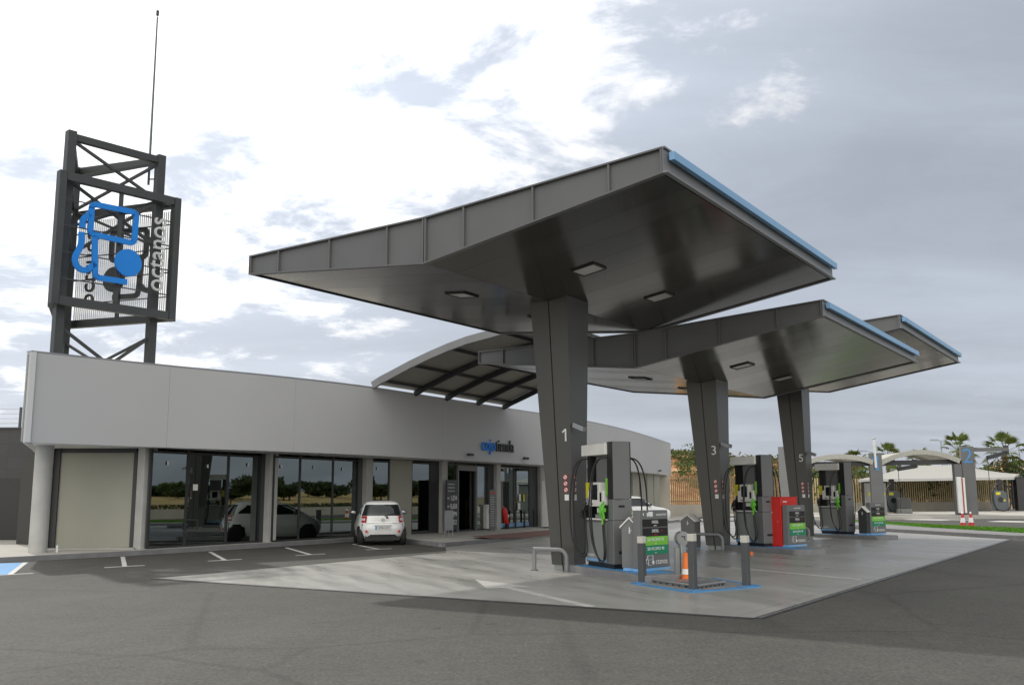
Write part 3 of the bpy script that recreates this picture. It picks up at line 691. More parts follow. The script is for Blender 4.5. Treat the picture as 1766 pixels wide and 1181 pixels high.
# ================================================================== SIGN TOWER
ZTOP = 13.2
TL, TR, TB_ = [gnd(x,y,ZTOP) for x,y in ((123,230),(277,272),(131,292))]
tw = thing('sign_tower', 'tall dark triangular lattice tower carrying the blue pump logo and "octanos" signs', 'sign tower', (TL.x,TL.y,0))
TO = Vector((-TL.x,-TL.y,0))
def tp(name, mb, m=M['tower'], parent=tw, **k):
    mb.v = [tuple(Vector(v)+TO) for v in mb.v]; return mb.build(name, m, parent, **k)
posts = [Vector((p.x,p.y,0)) for p in (TL,TR,TB_)]
V3 = Vector
for p in posts: tp('post', MB().beam(p+V3((0,0,3.5)), p+V3((0,0,ZTOP+.06)), .27,.27,((TR-TL).normalized())))
FZ0, FZ1 = 7.05, 11.75
pairs = [(0,1),(1,2),(2,0)]
cen = (posts[0]+posts[1]+posts[2])/3
for a, b in pairs:
    A, B = posts[a], posts[b]
    tp('top_beam', MB().beam(A+V3((0,0,ZTOP-.12)), B+V3((0,0,ZTOP-.12)), .2,.22))
    for z0, z1 in ((ZTOP-.2, FZ1-.1),(FZ1-.1,FZ1-1.7),(FZ0-.1, 5.0)):
        tp('brace', MB().beam(A+V3((0,0,z0)), B+V3((0,0,z1)), .08,.09)); tp('brace', MB().beam(B+V3((0,0,z0)), A+V3((0,0,z1)), .08,.09))
def solve_plane(px, py, P, nrm):
    d = ray(px,py); return EYEP + d*((P-EYEP).dot(nrm)/d.dot(nrm))
def face(a, b, ext0, ext1, z0, z1, off):
    A, B = posts[a], posts[b]; r = (B-A).normalized(); o = V3((r.y,-r.x,0))
    if (A-cen).dot(o) < 0: o = -o
    return A - r*ext0 + o*off, B + r*ext1 + o*off, r, o
# front face: find its corners on the plane just outside the two front posts
rF = (posts[1]-posts[0]).normalized(); oF = V3((rF.y,-rF.x,0)); PF = posts[0]+oF*.42
c_tl, c_tr, c_bl, c_br = [solve_plane(x,y,PF,oF) for x,y in ((99,293),(309,344),(85,527),(302,549))]
eL = ((c_tl-posts[0]).dot(rF)+(c_bl-posts[0]).dot(rF))/2; eR = ((c_tr-posts[0]).dot(rF)+(c_br-posts[0]).dot(rF))/2
FZ1 = (c_tl.z+c_tr.z)/2; FZ0 = (c_bl.z+c_br.z)/2
def signframe(P0, r, l0, l1, z0, z1, o, name='sign_frame'):
    m_ = MB(); P0 = V3((P0.x,P0.y,0)); u = V3((0,0,1))
    def q(l,z,d=0): return P0 + r*l + u*z + o*d
    w = .26
    m_.beam(q(l0+w/2,z0), q(l0+w/2,z1), w,.22,r); m_.beam(q(l1-w/2,z0), q(l1-w/2,z1), w,.22,r)
    m_.beam(q(l0+w,z0+w/2), q(l1-w,z0+w/2), .215,w); m_.beam(q(l0+w,z1-w/2), q(l1-w,z1-w/2), .215,w)
    tp(name, m_)
    tp('mullion', MB().beam(q((l0+l1)/2,z0+w), q((l0+l1)/2,z1-w), .09,.12,r))
    for k in range(1,5):
        zz = z0+(z1-z0)*k/5; tp('rail', MB().beam(q(l0+w,zz,-.03), q(l1-w,zz,-.03), .03,.035))
    return q
def lamella(q, l0, l1, z0, z1, d, step=.085):
    m_ = MB(); l = l0+.28
    while l < l1-.28:
        a = q(l,z0+.28,d); b = q(l,z1-.28,d); m_.beam(a,b,.055,.012,(q(1,0)-q(0,0))); l += step
    return m_
def logo(q, th, flip=False):
    pass
qF = signframe(PF, rF, eL, eR, FZ0, FZ1, oF)
def inplane(X, Y):    # drawing position measured on the photograph's sign -> run along the sign, height
    p = solve_plane(80+.2116*X, 330+.2116*Y, PF+oF*.12, oF); return (p-PF).dot(rF), p.z
def stroke(mb, pts, w, q, d, th, cap=True):
    for (l0,z0),(l1,z1) in zip(pts[:-1], pts[1:]):
        dx, dz = l1-l0, z1-z0; L0 = math.hypot(dx,dz); nx, nz = -dz/L0*w/2, dx/L0*w/2; 
        mb.extr([q(l0+nx,z0+nz,d), q(l0-nx,z0-nz,d), q(l1-nx,z1-nz,d), q(l1+nx,z1+nz,d)], (q(0,0,th)-q(0,0,0)))
    for l, z in pts[1:-1]: mb.disc(q(l,z,d+.001), w/2, q(0,0,1)-q(0,0,0), 16, th-.002)
def rnd(pts, r, closed=False):  # round the corners of a polyline
    out = []; m_ = len(pts)
    rng = range(m_) if closed else range(m_)
    for i in rng:
        if not closed and i in (0,m_-1): out.append(pts[i]); continue
        p = Vector(pts[i]); a = Vector(pts[i-1]); b = Vector(pts[(i+1)%m_]); ra_ = min(r,(a-p).length*.45,(b-p).length*.45)
        s_ = p+(a-p).normalized()*ra_; e = p+(b-p).normalized()*ra_
        for k in range(6):
            t = k/5; out.append(tuple((1-t)**2*s_ + 2*t*(1-t)*p + t*t*e))
    return out
raw = dict(tank=[(365,105),(730,178),(708,428),(350,348)], stem=[(388,365),(390,702),(650,742)], hose=[(282,335),(280,440),(222,545),(240,620),(310,655),(365,610),(392,590)], noz=[(345,185),(288,235),(285,300)])
W_ = .175
LOGO = {k: [inplane(*p) for p in v] for k, v in raw.items()}
LC = inplane(660,585); LR = (inplane(768,590)[0]-inplane(552,570)[0])/2
def logo_mesh(q, d, th, mirror=None):
    f = (lambda p: p) if mirror is None else (lambda p: (mirror-p[0], p[1]))
    m_ = MB(); T = rnd([f(p) for p in LOGO['tank']], .16, True); T.append(T[0]); T.append(T[1]); stroke(m_, T, W_, q, d, th)
    stroke(m_, rnd([f(p) for p in LOGO['stem']], .16), W_, q, d, th)
    stroke(m_, rnd([f(p) for p in LOGO['hose']], .28), W_, q, d, th)
    stroke(m_, rnd([f(p) for p in LOGO['noz']], .14), W_, q, d, th)
    c = f(LC); m_.disc(q(c[0],c[1],d), LR, q(0,0,1)-q(0,0,0), 36, th); return m_
tp('pump_logo', logo_mesh(qF, .13, .08), M['blue'])
l_, z_ = inplane(880,810); l2_, z2_ = inplane(905,215)
tx = MB(); tx.text('octanos', .86, qF((l_+l2_)/2+.02,(z_+z2_)/2,.12), V3((0,0,1)), -rF, .07); 
zs = [v[2] for v in tx.v]; k_ = (z2_-z_)/(max(zs)-min(zs)); zm = (max(zs)+min(zs))/2
tx.v = [(v[0],v[1],(z_+z2_)/2+(v[2]-zm)*k_) for v in tx.v]
tp('sign_letters', tx, M['pale'], label='silver letters "octanos" reading upwards')
# rear faces, seen from inside through the front frame
r2 = (posts[2]-posts[1]).normalized(); o2 = V3((r2.y,-r2.x,0)); o2 = o2 if (posts[1]-cen).dot(o2) > 0 else -o2
len2 = (posts[2]-posts[1]).length
q2 = signframe(posts[1]+o2*.42, r2, -.55, len2+.55, FZ0, FZ1, o2)
tp('lamella_screen', lamella(q2, -.55, len2+.55, FZ0, FZ1, .24), M['mesh'])
shift = (len2 - (eL+eR))/2
mm_ = MB(); lg = logo_mesh(lambda l,z,d=0: q2(l+shift,z,d), .02, .08); tp('rear_logo', lg, M['tower'])
tx2 = MB(); tx2.text('octanos', .86, q2((l_+l2_)/2+shift,(z_+z2_)/2,.02), V3((0,0,1)), -r2, .07); tp('sign_letters', tx2, M['tower'], label='dark letters of the rear sign seen from behind')
r3 = (posts[0]-posts[2]).normalized(); o3 = V3((r3.y,-r3.x,0)); o3 = o3 if (posts[2]-cen).dot(o3) > 0 else -o3
len3 = (posts[0]-posts[2]).length
q3 = signframe(posts[2]+o3*.20, r3, -.5, len3+.05, FZ0, FZ1, o3)
tp('lamella_screen', lamella(q3, -.5, len3+.05, FZ0, FZ1, -.06, .11), M['tower'])
for k in range(5):
    zz = FZ0+.5+k*(FZ1-FZ0)/5; tp('letter_bracket', MB().beam(q3(len3*.5,zz,.05), q3(len3*.5,zz+.75,.05), .1,.3,r3))
# mast beside the tower
mb_ = at(257,300,32.6); mt_ = at(271.5,30,32.6)
ms = thing('antenna_mast', 'thin tapering metal rod with a small finial standing above the sign tower', 'mast', (mb_.x,mb_.y,mb_.z))
O_ = -mb_
q_ = MB().tube([(0,0,-.4), (mt_-mb_)], .045, 8, r_end=.028); q_.build('rod', M['rod'], ms)
e_ = mt_-mb_; dd = e_.normalized()
MB().cyl(e_+dd*.06, e_+dd*.24, .05, 10).build('finial', M['dark'], ms); MB().cyl(e_-dd*.05, e_+dd*.62, .012, 6).build('spike', M['alu'], ms)
MB().beam((0,0,-.2),(.5,.1,-.15),.04,.04).build('clamp', M['tower'], ms)
# ================================================================== FORECOURT CANOPIES
def canopy(O, azd, prof, num, cz, colb, label):
    zLt,zLb,bK,zKt,zKb,bR,zRt,zRb,LN = prof
    t = thing('forecourt_canopy', label, 'canopy', (O[0],O[1],0), -R_(azd), 'folded canopies over the fuel pumps')
    def zb(x): return zLb+(zKb-zLb)*x/bK if x <= bK else zKb+(zRb-zKb)*(x-bK)/(bR-bK)
    def zt(x): return zLt+(zKt-zLt)*x/bK if x <= bK else zKt+(zRt-zKt)*(x-bK)/(bR-bK)
    # core roof between the two edge beams
    X = [.03, bK, bR-.03]; r = MB()
    pr = [(x, zb(x)+.03) for x in X] + [(x, zt(x)-.015) for x in reversed(X)]
    r.extr([(x,.09,z) for x,z in pr], (0,LN-.18,0)); r.build('roof', M['steel'], t)
    # soffit planks
    s = MB(); 
    for x0, x1 in ((.05,bK-.004),(bK+.004,bR-.05)):
        y = .12; nP = 10; dy = (LN-.24)/nP
        for k in range(nP):
            y0, y1 = .12+k*dy+.003, .12+(k+1)*dy-.003
            s.cur = (k*7+(1 if x0 > 1 else 0)*3) % 3 % 2
            s.extr([(x0,y0,zb(x0)),(x0,y1,zb(x0)),(x1,y1,zb(x1)),(x1,y0,zb(x1))], (0,0,.025))
    s.build('soffit_panel', [M['soffit'], M['soffit2']], t)
    # edge beams: web with flanges and stiffeners
    for yw, ysg in ((0,1),(LN,-1)):
        f = MB(); XX = [0,bK,bR]
        for x0, x1 in zip(XX[:-1],XX[1:]):
            for zz, th_ in ((zt,.0),(zb,-.03)):
                a = [(x0,yw,zz(x0)+th_-.0),(x1,yw,zz(x1)+th_),(x1,yw+ysg*.115,zz(x1)+th_),(x0,yw+ysg*.115,zz(x0)+th_)]
                f.extr(a, (0,0,.03))
            f.extr([(x0,yw+ysg*.075,zb(x0)),(x1,yw+ysg*.075,zb(x1)),(x1,yw+ysg*.075,zt(x1)),(x0,yw+ysg*.075,zt(x0))], (0,ysg*.013,0))
        f.build('edge_beam', M['steel'], t)
        for x in (.02,.9,2.42,4.0,bK-.03,bK+.03,bK+.95,bK+2.5,bK+4.05,bR-.03):
            st = MB(); y0, y1 = sorted((yw+ysg*.012, yw+ysg*.073)); st.box(x-.018,x+.018,y0,y1,zb(x)+.002,zt(x)-.002); st.build('stiffener', M['steel'], t)
    # ends
    MB().box(-.012,.0,.0,LN,zLb-.03,zLt+.03).build('end_plate', M['dark'], t)
    c = MB(); c.box(bR+.002,bR+.012,.0,LN,zRb-.03,zRt+.03); c.box(bR+.012,bR+.09,0,LN,zRb-.03,zRb); c.box(bR+.012,bR+.05,0,LN,zRt,zRt+.03); c.build('end_channel', M['steel_light'], t)
    MB().box(bR+.055,bR+.15,.16,LN-.04,zRt-.175,zRt-.035).build('light_strip', M['strip'], t)
    br_ = MB()
    for k in range(8): y = .5+k*(LN-1)/7; br_.box(bR+.012,bR+.06,y,y+.06,zRt-.16,zRt-.08)
    br_.build('strip_bracket', M['steel'], t)
    # recessed lights
    for x, y in ((bK-1.6,LN*.345),(bK-1.6,LN*.70),(bK+1.75,LN*.345),(bK+1.75,LN*.70)):
        sl_ = (zb(x+.1)-zb(x-.1))/.2; m_ = MB(); w = .285
        for a in ((-w,-w,w,-w+.03),(-w,w-.03,w,w),(-w,-w+.03,-w+.03,w-.03),(w-.03,-w+.03,w,w-.03)):
            x0,y0,x1,y1 = a; m_.extr([(x+x0,y+y0,zb(x+x0)-.004),(x+x0,y+y1,zb(x+x0)-.004),(x+x1,y+y1,zb(x+x1)-.004),(x+x1,y+y0,zb(x+x1)-.004)], (0,0,-.03))
        lf = m_.build('ceiling_light', M['dark'], t); d = MB(); w = .255
        d.extr([(x-w,y-w,zb(x-w)-.006),(x-w,y+w,zb(x-w)-.006),(x+w,y+w,zb(x+w)-.006),(x+w,y-w,zb(x+w)-.006)], (0,0,-.012)); d.build('diffuser', M['lamp_panel'], lf)
    # column: two tapering shells with a seam
    k = colb     # b of the column axis at the top = kink
    ztp = cz
    def ring(z, grow=0):
        f = z/ztp
        xl = (k-.07-grow)*(1-f)+(k-.5-grow)*f; xr = k+.5+grow; xs = (k+.20)*(1-f)+k*f
        yf = 4.78*(1-f)+4.6*f-grow; yb = 5.28*(1-f)+5.6*f+grow
        return xl,xs,xr,yf,yb
    def shell(x0i, x1i, name, inset=0, z0=.13):
        b0 = ring(z0); b1 = ring(ztp); g = .014; m_ = MB()
        def xs_(b,i): return (b[0], b[1]-g, b[1]+g, b[2])[i]
        lo = [(xs_(b0,x0i),b0[3],z0),(xs_(b0,x1i),b0[3],z0),(xs_(b0,x1i),b0[4],z0),(xs_(b0,x0i),b0[4],z0)]
        hi = [(x,y,zb(x)-.004) for x,y in ((xs_(b1,x0i),b1[3]),(xs_(b1,x1i),b1[3]),(xs_(b1,x1i),b1[4]),(xs_(b1,x0i),b1[4]))]
        m_.hexa(lo,hi); return m_
    cb_ = shell(0,1,'column'); cc = shell(2,3,'column'); 
    col = cb_; o_ = len(col.v); col.v += cc.v; col.f += [[i+o_ for i in f] for f in cc.f]; col.sm += cc.sm; col.mi += cc.mi
    co = col.build('column', M['column'], t)
    b0 = ring(.0); b1 = ring(ztp)
    cr = MB(); g = .02; cr.hexa([(b0[1]-g,b0[3]+.03,.02),(b0[1]+g,b0[3]+.03,.02),(b0[1]+g,b0[4]-.03,.02),(b0[1]-g,b0[4]-.03,.02)], [(b1[1]-g,b1[3]+.03,zb(b1[1])-.01),(b1[1]+g,b1[3]+.03,zb(b1[1])-.01),(b1[1]+g,b1[4]-.03,zb(b1[1])-.01),(b1[1]-g,b1[4]-.03,zb(b1[1])-.01)])
    cr.build('seam_core', M['black'], co)
    pl_ = MB(); 
    for x0,x1 in ((b0[0]+.03,b0[1]-.016),(b0[1]+.016,b0[2]-.03)): pl_.box(x0,x1,b0[3]+.03,b0[4]-.03,0,.14)
    pl_.build('plinth', M['lightgrey'], co)
    # number, prohibition signs, camera
    def front(z): return ring(z)[3]-.003
    def face_u(z): a = ring(z-.5); b = ring(z+.5); return Vector((0,b[3]-a[3],1)).normalized()
    z = 3.0; b = ring(z); u = face_u(z)
    nm = MB()
    if num == '1': o1 = Vector((b[1]+.24,front(z)-.004,z)); nm.beam(o1-u*.14+Vector((.03,0,0)),o1+u*.14+Vector((.03,0,0)),.035,.012,(0,-1,0)); nm.beam(o1+u*.13+Vector((.025,0,0)),o1+u*.06-Vector((.055,0,0)),.032,.011,(0,-1,0))
    else: nm.text(num, .40, (b[1]+.24,front(z)-.002,z), (1,0,0), u, .012, 'CENTER')
    nm.build('column_number', M['label'], t)
    for z in (2.06,1.92,1.78):
        for fc in (0,1):
            b = ring(z)
            if fc == 0: c = Vector((b[1]+.20,front(z),z)); r_ = Vector((1,0,0)); nrm = Vector((0,-1,0))
            else: c = Vector((b[2]+.003,b[3]+.13,z)); r_ = Vector((0,1,0)); nrm = Vector((1,0,0))
            m_ = MB(); m_.disc(c, .058, nrm, 20, .003); so_ = m_.build('prohibition_sign', M['redfilm'], t)
            m2 = MB(); m2.disc(c+nrm*.0035, .042, nrm, 18, .002); m2.build('sign_face', M['label'], so_)
            m3 = MB(); e = r_*.030 + Vector((0,0,-.030)); m3.beam(c+nrm*.007-e, c+nrm*.007+e, .014, .003, nrm); m3.beam(c+nrm*.0065-r_*.02, c+nrm*.0065+r_*.02, .014,.002,nrm); m3.build('sign_slash', M['redfilm'], so_)
    z = 1.61; b = ring(z)
    MB().plate((b[1]+.21,front(z),z),(1,0,0),(0,0,1),.11,.13,.003).build('notice', M['label'], t)
    MB().plate((b[2]+.003,b[3]+.13,z),(0,1,0),(0,0,1),.11,.13,.003).build('notice', M['label'], t)
    z = 3.13; b = ring(z); p = Vector((b[2],b[3]+.10,z)); m_ = MB(); m_.beam(p+Vector((-.0,0,-.06)), p+Vector((.02,-.0,.1)), .1,.03,(1,0,0)); m_.tube([p+Vector((0,0,.02)),p+Vector((.12,-.05,.06)),p+Vector((.2,-.06,.05))],.022,8)
    m_.build('camera_bracket', M['steel'], t)
    m_ = MB(); a = p+Vector((.08,-.06,.09)); e = p+Vector((.40,-.16,-.02)); m_.beam(a,e,.11,.105); m_.build('security_camera', M['alu'], t)
    return t
canopy((-5.827,21.015), 33.76, (6.91,6.54,4.95,6.98,6.10,10.02,7.35,6.95,9.85), '1', 6.15, 4.95, 'nearest and highest of the three grey folded canopies, on the column numbered 1')
canopy((-1.039,29.380), 33.98, (5.98,5.66,5.28,6.05,5.12,10.48,6.38,6.01,10.43), '3', 5.17, 5.28, 'lower middle grey folded canopy on the column numbered 3')
canopy((3.717,35.879), 34.0, (6.81,6.47,5.1,6.88,5.98,10.25,7.23,6.85,10.1), '5', 6.03, 5.10, 'farthest grey folded canopy, on the column numbered 5')

# ================================================================== PUMP ISLANDS
def island_frame(origin, azd): # origin world xy, local y = pointing back along the lane
    return Vector((origin[0],origin[1],0)), R_(-azd)
def rrect(x0,x1,y0,y1,r,m_=6):
    pts = []
    for cx_,cy_,a0 in ((x1-r,y0+r,-90),(x1-r,y1-r,0),(x0+r,y1-r,90),(x0+r,y0+r,180)):
        for k in range(m_+1): a = R_(a0+90*k/m_); pts.append((cx_+r*math.cos(a),cy_+r*math.sin(a)))
    return pts
def island(o, rz, label):
    t = thing('pump_island', label, 'kerb island', (o[0],o[1],0), rz, 'kerbed islands under the fuel pumps')
    MB().prism(rrect(-.56,.62,-2.35,.95,.16),-.02,.15).build('kerb_block', M['kerb'], t, bevel=.015)
    m_ = MB(); m_.box(-.40,.42,-2.0,-.74,.10,.155); m_.build('painted_base', M['bluepaint'], t)
    m_ = MB(); m_.box(-.46,.34,-.66,.76,.10,.154); m_.build('painted_base', M['bluepaint'], t)
    return t
def arcpts(P, m_=10): return [tuple(p) for p in catmull([tuple(p) for p in P], m_)]
def nozzle(mb, p, sx, ang=0):
    # small pistol: grip, guard, spout
    x,y,z = p
    mb.tube([(x,y,z-.13),(x+sx*.02,y,z-.02),(x+sx*.05,y,z+.05)],.026,8)
    mb.tube([(x+sx*.05,y,z+.05),(x+sx*.03,y,z+.12),(x-sx*.03,y,z+.19)],.030,8,r_end=.018)
    mb.tube([(x,y,z-.11),(x+sx*.085,y,z-.06),(x+sx*.09,y,z+.03),(x+sx*.05,y,z+.07)],.010,6)
    mb.box(x-.03,x+.03,y-.03,y+.03,z+.02,z+.10)
def pump(label, dark=False):
    t = thing('fuel_pump', label, 'fuel pump', (0,0,.15), 0, 'grey fuel pumps with black hoses')
    MB().box(-.20,.20,-.60,.60,.0,.09).build('base_plinth', M['black'], t)
    MB().box(-.225,.225,-.63,.63,.09,.98).build('cabinet', M['pumpgrey'], t, bevel=.012)
    for sx in (-1,1):
        MB().extr([(sx*.228,-.34,.12),(sx*.228,.60,.12),(sx*.228,.60,.93),(sx*.228,-.34,.93)], (sx*.012,0,0)).build('cabinet_door', M['lightgrey'], t)
        MB().box(min(sx*.20,sx*.255),max(sx*.20,sx*.255),-.36,.62,.985,1.02).build('ledge', M['cream'], t)
        MB().extr([(sx*.2415,-.34,.12),(sx*.2415,.60,.12),(sx*.2415,.60,.175),(sx*.2415,-.34,.175)], (sx*.003,0,0)).build('blue_stripe', M['strip'], t)
        MB().text('octanos', .10, (sx*.242,.38 if sx<0 else -.05,.25), (0,-sx*-1 if False else (1 if sx>0 else -1),0), (0,0,1), .003).build('lettering', M['label'], t)
    # service tower at the near end
    MB().box(-.225,.225,-.63,-.42,.985,1.42).build('tower_base', M['pumpgrey'], t, bevel=.01)
    MB().box(-.205,.205,-.62,-.42,1.425,2.63).build('tower', M['pumpgrey'], t, bevel=.008)
    v = MB(); v.box(-.09,.05,-.634,-.63,1.25,1.30); v.box(-.10,.10,-.634,-.63,.30,.36); v.box(-.16,-.04,-.634,-.63,1.405,1.412); v.build('vent', M['black'], t)
    e = MB(); e.box(-.225,-.207,-.62,-.40,1.43,2.62); e.box(.207,.225,-.62,-.40,1.43,2.62); e.build('tower_edge', M['black'], t)
    MB().box(-.10,.10,-.20,.34,1.02,2.34).build('core', M['pumpgrey'], t)
    MB().box(-.19,.19,.46,.60,1.0,2.36).build('far_mast', M['black'], t)
    MB().box(-.19,.19,-.42,-.33,.99,2.36).build('near_mast', M['black'], t)
    MB().box(-.285,.285,-.415,.70,2.36,2.60).build('header', M['cream'], t, bevel=.01)
    for sx in (-1,1):
        x0, x1 = sorted((sx*.10, sx*.27)); MB().box(x0,x1,-.30,.42,1.27,1.60).build('payment_panel', M['cream'], t, bevel=.01)
        x0, x1 = sorted((sx*.10, sx*.265)); MB().box(x0,x1,-.12,.32,1.602,1.78).build('panel_top', M['cream'], t, bevel=.01)
        MB().box(min(sx*.271,sx*.276),max(sx*.271,sx*.276),-.02,.24,1.41,1.73).build('display', M['screen'], t)
        MB().box(min(sx*.271,sx*.276),max(sx*.271,sx*.276),-.21,-.13,1.37,1.56).build('card_slot', M['screen'], t)
        MB().box(min(sx*.271,sx*.275),max(sx*.271,sx*.275),.20,.30,1.31,1.335).build('button_row', M['black'], t)
        MB().box(min(sx*.10,sx*.20),max(sx*.10,sx*.20),-.14,.14,1.14,1.24).build('receipt_printer', M['cream'], t)
        if dark:
            MB().box(min(sx*.10,sx*.19),max(sx*.10,sx*.19),-.32,.45,1.03,1.13).build('dark_recess', M['black'], t)
            MB().box(min(sx*.10,sx*.15),max(sx*.10,sx*.15),-.32,.45,1.13,1.26).build('dark_recess', M['black'], t)
        else: MB().box(min(sx*.10,sx*.215),max(sx*.10,sx*.215),-.10,.20,1.03,1.10).build('keypad', M['lightgrey'], t)
        MB().box(min(sx*.195,sx*.24),max(sx*.195,sx*.24),.47,.59,1.45,1.78).build('grade_strip', M['yellow'], t)
        MB().box(min(sx*.195,sx*.24),max(sx*.195,sx*.24),-.41,-.34,1.50,1.86).build('grade_strip', M['lime'], t)
        MB().box(min(sx*.16,sx*.25),max(sx*.16,sx*.25),.44,.62,1.02,1.30).build('nozzle_boot', M['black'], t)
        MB().box(min(sx*.16,sx*.25),max(sx*.16,sx*.25),-.42,-.28,1.02,1.30).build('nozzle_boot', M['black'], t)
        m_ = MB(); nozzle(m_, (sx*.30,.50,1.16), sx); nozzle(m_, (sx*.30,.58,1.12), sx); m_.build('nozzle', M['black'], t)
        m_ = MB(); nozzle(m_, (sx*.30,-.30,1.18), sx); nozzle(m_, (sx*.30,-.37,1.14), sx); m_.build('nozzle', M['green'], t)
        m_ = MB(); m_.tube([(sx*.30,-.30,1.05),(sx*.30,-.30,.90)],.030,8); m_.build('nozzle_sleeve', M['lime'], t)
        for (y0,y1,low,out) in ((.53,.50,.20,.22),(.56,.58,.26,.30),(-.36,-.30,.12,.24 if sx<0 else .52),(-.38,-.37,.17,.30 if sx<0 else .66)):
            h = arcpts([(sx*.20,y0,2.30),(sx*(.24+out*.5),y0+.10,2.24),(sx*(.26+out*.8),y0+.18,1.90),(sx*(.27+out*.9),y0+.22,1.2),(sx*(.27+out*.75),y0+.20,.55),(sx*(.29+out*.4),y0+.08,low+.04),(sx*.31,y1+.0,low),(sx*.31,y1-.07,low+.20),(sx*.305,y1-.02,.75),(sx*.30,y1,1.05)], 7)
            MB().tube(h, .0165, 8).build('hose', M['rubber'], t)
    return t
C1 = Vector((-.379,.925)); D1 = Vector((.925,.379))
def place(o, rz, lx, ly):   # local -> world on an island
    c, s_ = math.cos(rz), math.sin(rz); return Vector((o[0]+lx*c-ly*s_, o[1]+lx*s_+ly*c))
I1 = (2.05,21.19); RZ1 = R_(22.3)
def island_origin(corner_px, z, rz):       # pump corner (local -.225,-.63) seen at this pixel
    c = gnd(*corner_px, z); cc, s_ = math.cos(rz), math.sin(rz)
    return (c.x-(-.225*cc+.63*s_), c.y-(-.225*s_-.63*cc))
RZ3, RZ5 = R_(26), R_(31)
I1 = island_origin((1059.2,981), .15, RZ1); I3 = island_origin((1318,942.5), .15, RZ3); I5 = island_origin((1461,921), .15, RZ5)
isl = [island(I1, RZ1, 'grey kerbed island with blue paint, nearest the camera under pump and column 1'), island(I3, RZ3, 'grey kerbed island under the middle fuel pump and the red cabinet'), island(I5, RZ5, 'grey kerbed island under the farthest fuel pump')]
p1 = pump('nearest grey fuel pump with cream header, next to column 1'); p1.location = (*I1,.15); p1.rotation_euler = (0,0,RZ1)
p3 = pump('fuel pump with a black middle band beside the red cabinet, next to column 3', True); p3.location = (*I3,.15); p3.rotation_euler = (0,0,RZ3); p3.scale = (1.02,)*3
p5 = dup(p1, (*I5,.15), RZ5, 'farthest grey fuel pump, next to column 5', 1.04)
# price signs
def price_sign(c, rz, label, truck):
    t = thing('price_sign', label, 'fuel sign', (c[0],c[1],.15), rz, 'grey grade signs at the ends of the pump islands')
    w, h, d = 1.02, 1.2, .17
    MB().hexa([(-w/2-.02,0,.06),(w/2+.02,0,.06),(w/2+.02,d,.06),(-w/2-.02,d,.06)],[(-w/2+.02,0,h),(w/2-.02,0,h),(w/2-.02,d,h),(-w/2+.02,d,h)]).build('panel', M['pumpgrey'], t, bevel=.008)
    MB().box(-w/2-.01,w/2+.01,-.01,d+.01,0,.055).build('blue_foot', M['strip'], t)
    X = (1,0,0); Z = (0,0,1)
    def row(z, hh, m_, s1, s2, c2='label'):
        MB().plate((.03,-.001,z), X, Z, w-.14, hh, .004).build('grade_panel', M[m_], t)
        MB().text(s1, hh*.52, (.03 if '+' not in s1 else 0,-.006,z+hh*.12), X, Z, .003).build('lettering', M['label'], t)
        MB().text(s2, hh*.22, (.03,-.006,z-hh*.32), X, Z, .003).build('lettering', M[c2], t)
    row(.945,.155,'blackfilm','DIESEL','gasóleo'); row(.765,.165,'blackfilm','DIESEL','premium','redfilm')
    MB().text('+', .10, (.26,-.006,.785), X, Z, .003).build('lettering', M['redfilm'], t)
    row(.59,.175,'lime','SIN PLOMO 95','euro'); row(.41,.175,'teal','SIN PLOMO 98','euro')
    MB().text('autoservicio', .075, (.26 if truck else .05,-.002,1.115), X, Z, .003).build('lettering', M['label'], t)
    MB().text('ctanos', .16, (.02,-.002,.175), X, Z, .003, 'LEFT').build('lettering', M['label'], t)
    lg = MB(); 
    def ln(pts): 
        for a,b in zip(pts[:-1],pts[1:]): lg.beam((a[0],-.003,a[1]),(b[0],-.003,b[1]),.018,.006,(0,0,1) if abs(a[1]-b[1])<.01 else (1,0,0))
    ln([(-.26,.30),(-.08,.30)]); ln([(-.08,.30),(-.08,.22)]); ln([(-.26,.22),(-.08,.22)]); ln([(-.26,.30),(-.26,.22)]); ln([(-.235,.22),(-.235,.11)]); ln([(-.235,.11),(-.14,.11)]); lg.disc((-.07,-.002,.165),.042,(0,-1,0),16,.004)
    ln([(-.30,.24),(-.33,.17)]); ln([(-.33,.17),(-.24,.13)])
    lg.build('pump_logo', M['label'], t)
    if truck:
        k = MB(); k.plate((-.12,-.001,1.13),X,Z,.15,.085,.003); k.plate((-.225,-.001,1.12),X,Z,.05,.06,.003)
        for x in (-.22,-.14,-.08): k.disc((x,-.003,1.085),.020,(0,-1,0),12,.003)
        k.build('truck_symbol', M['label'], t); k = MB(); k.extr([(-.40,-.002,1.12),(-.36,-.002,1.085),(-.36,-.002,1.155)],(0,-.003,0)); k.build('arrow_symbol', M['label'], t)
    return t
def sign_at(pl, pr, rz):
    a = gnd(*pl,.15); b = gnd(*pr,.15); m_ = (a+b)/2; return (m_.x,m_.y)
price_sign(sign_at((1105,985.5),(1154.5,980.8),0), R_(47), 'nearest grey fuel grade sign with a white truck symbol at its top', True)
price_sign(sign_at((1358,943),(1394,940.5),0), R_(44), 'grey fuel grade sign standing in front of the red cabinet', False)
price_sign(sign_at((1502,922),(1529,920.6),0), R_(38), 'farthest grey fuel grade sign, left of the grass strip', False)
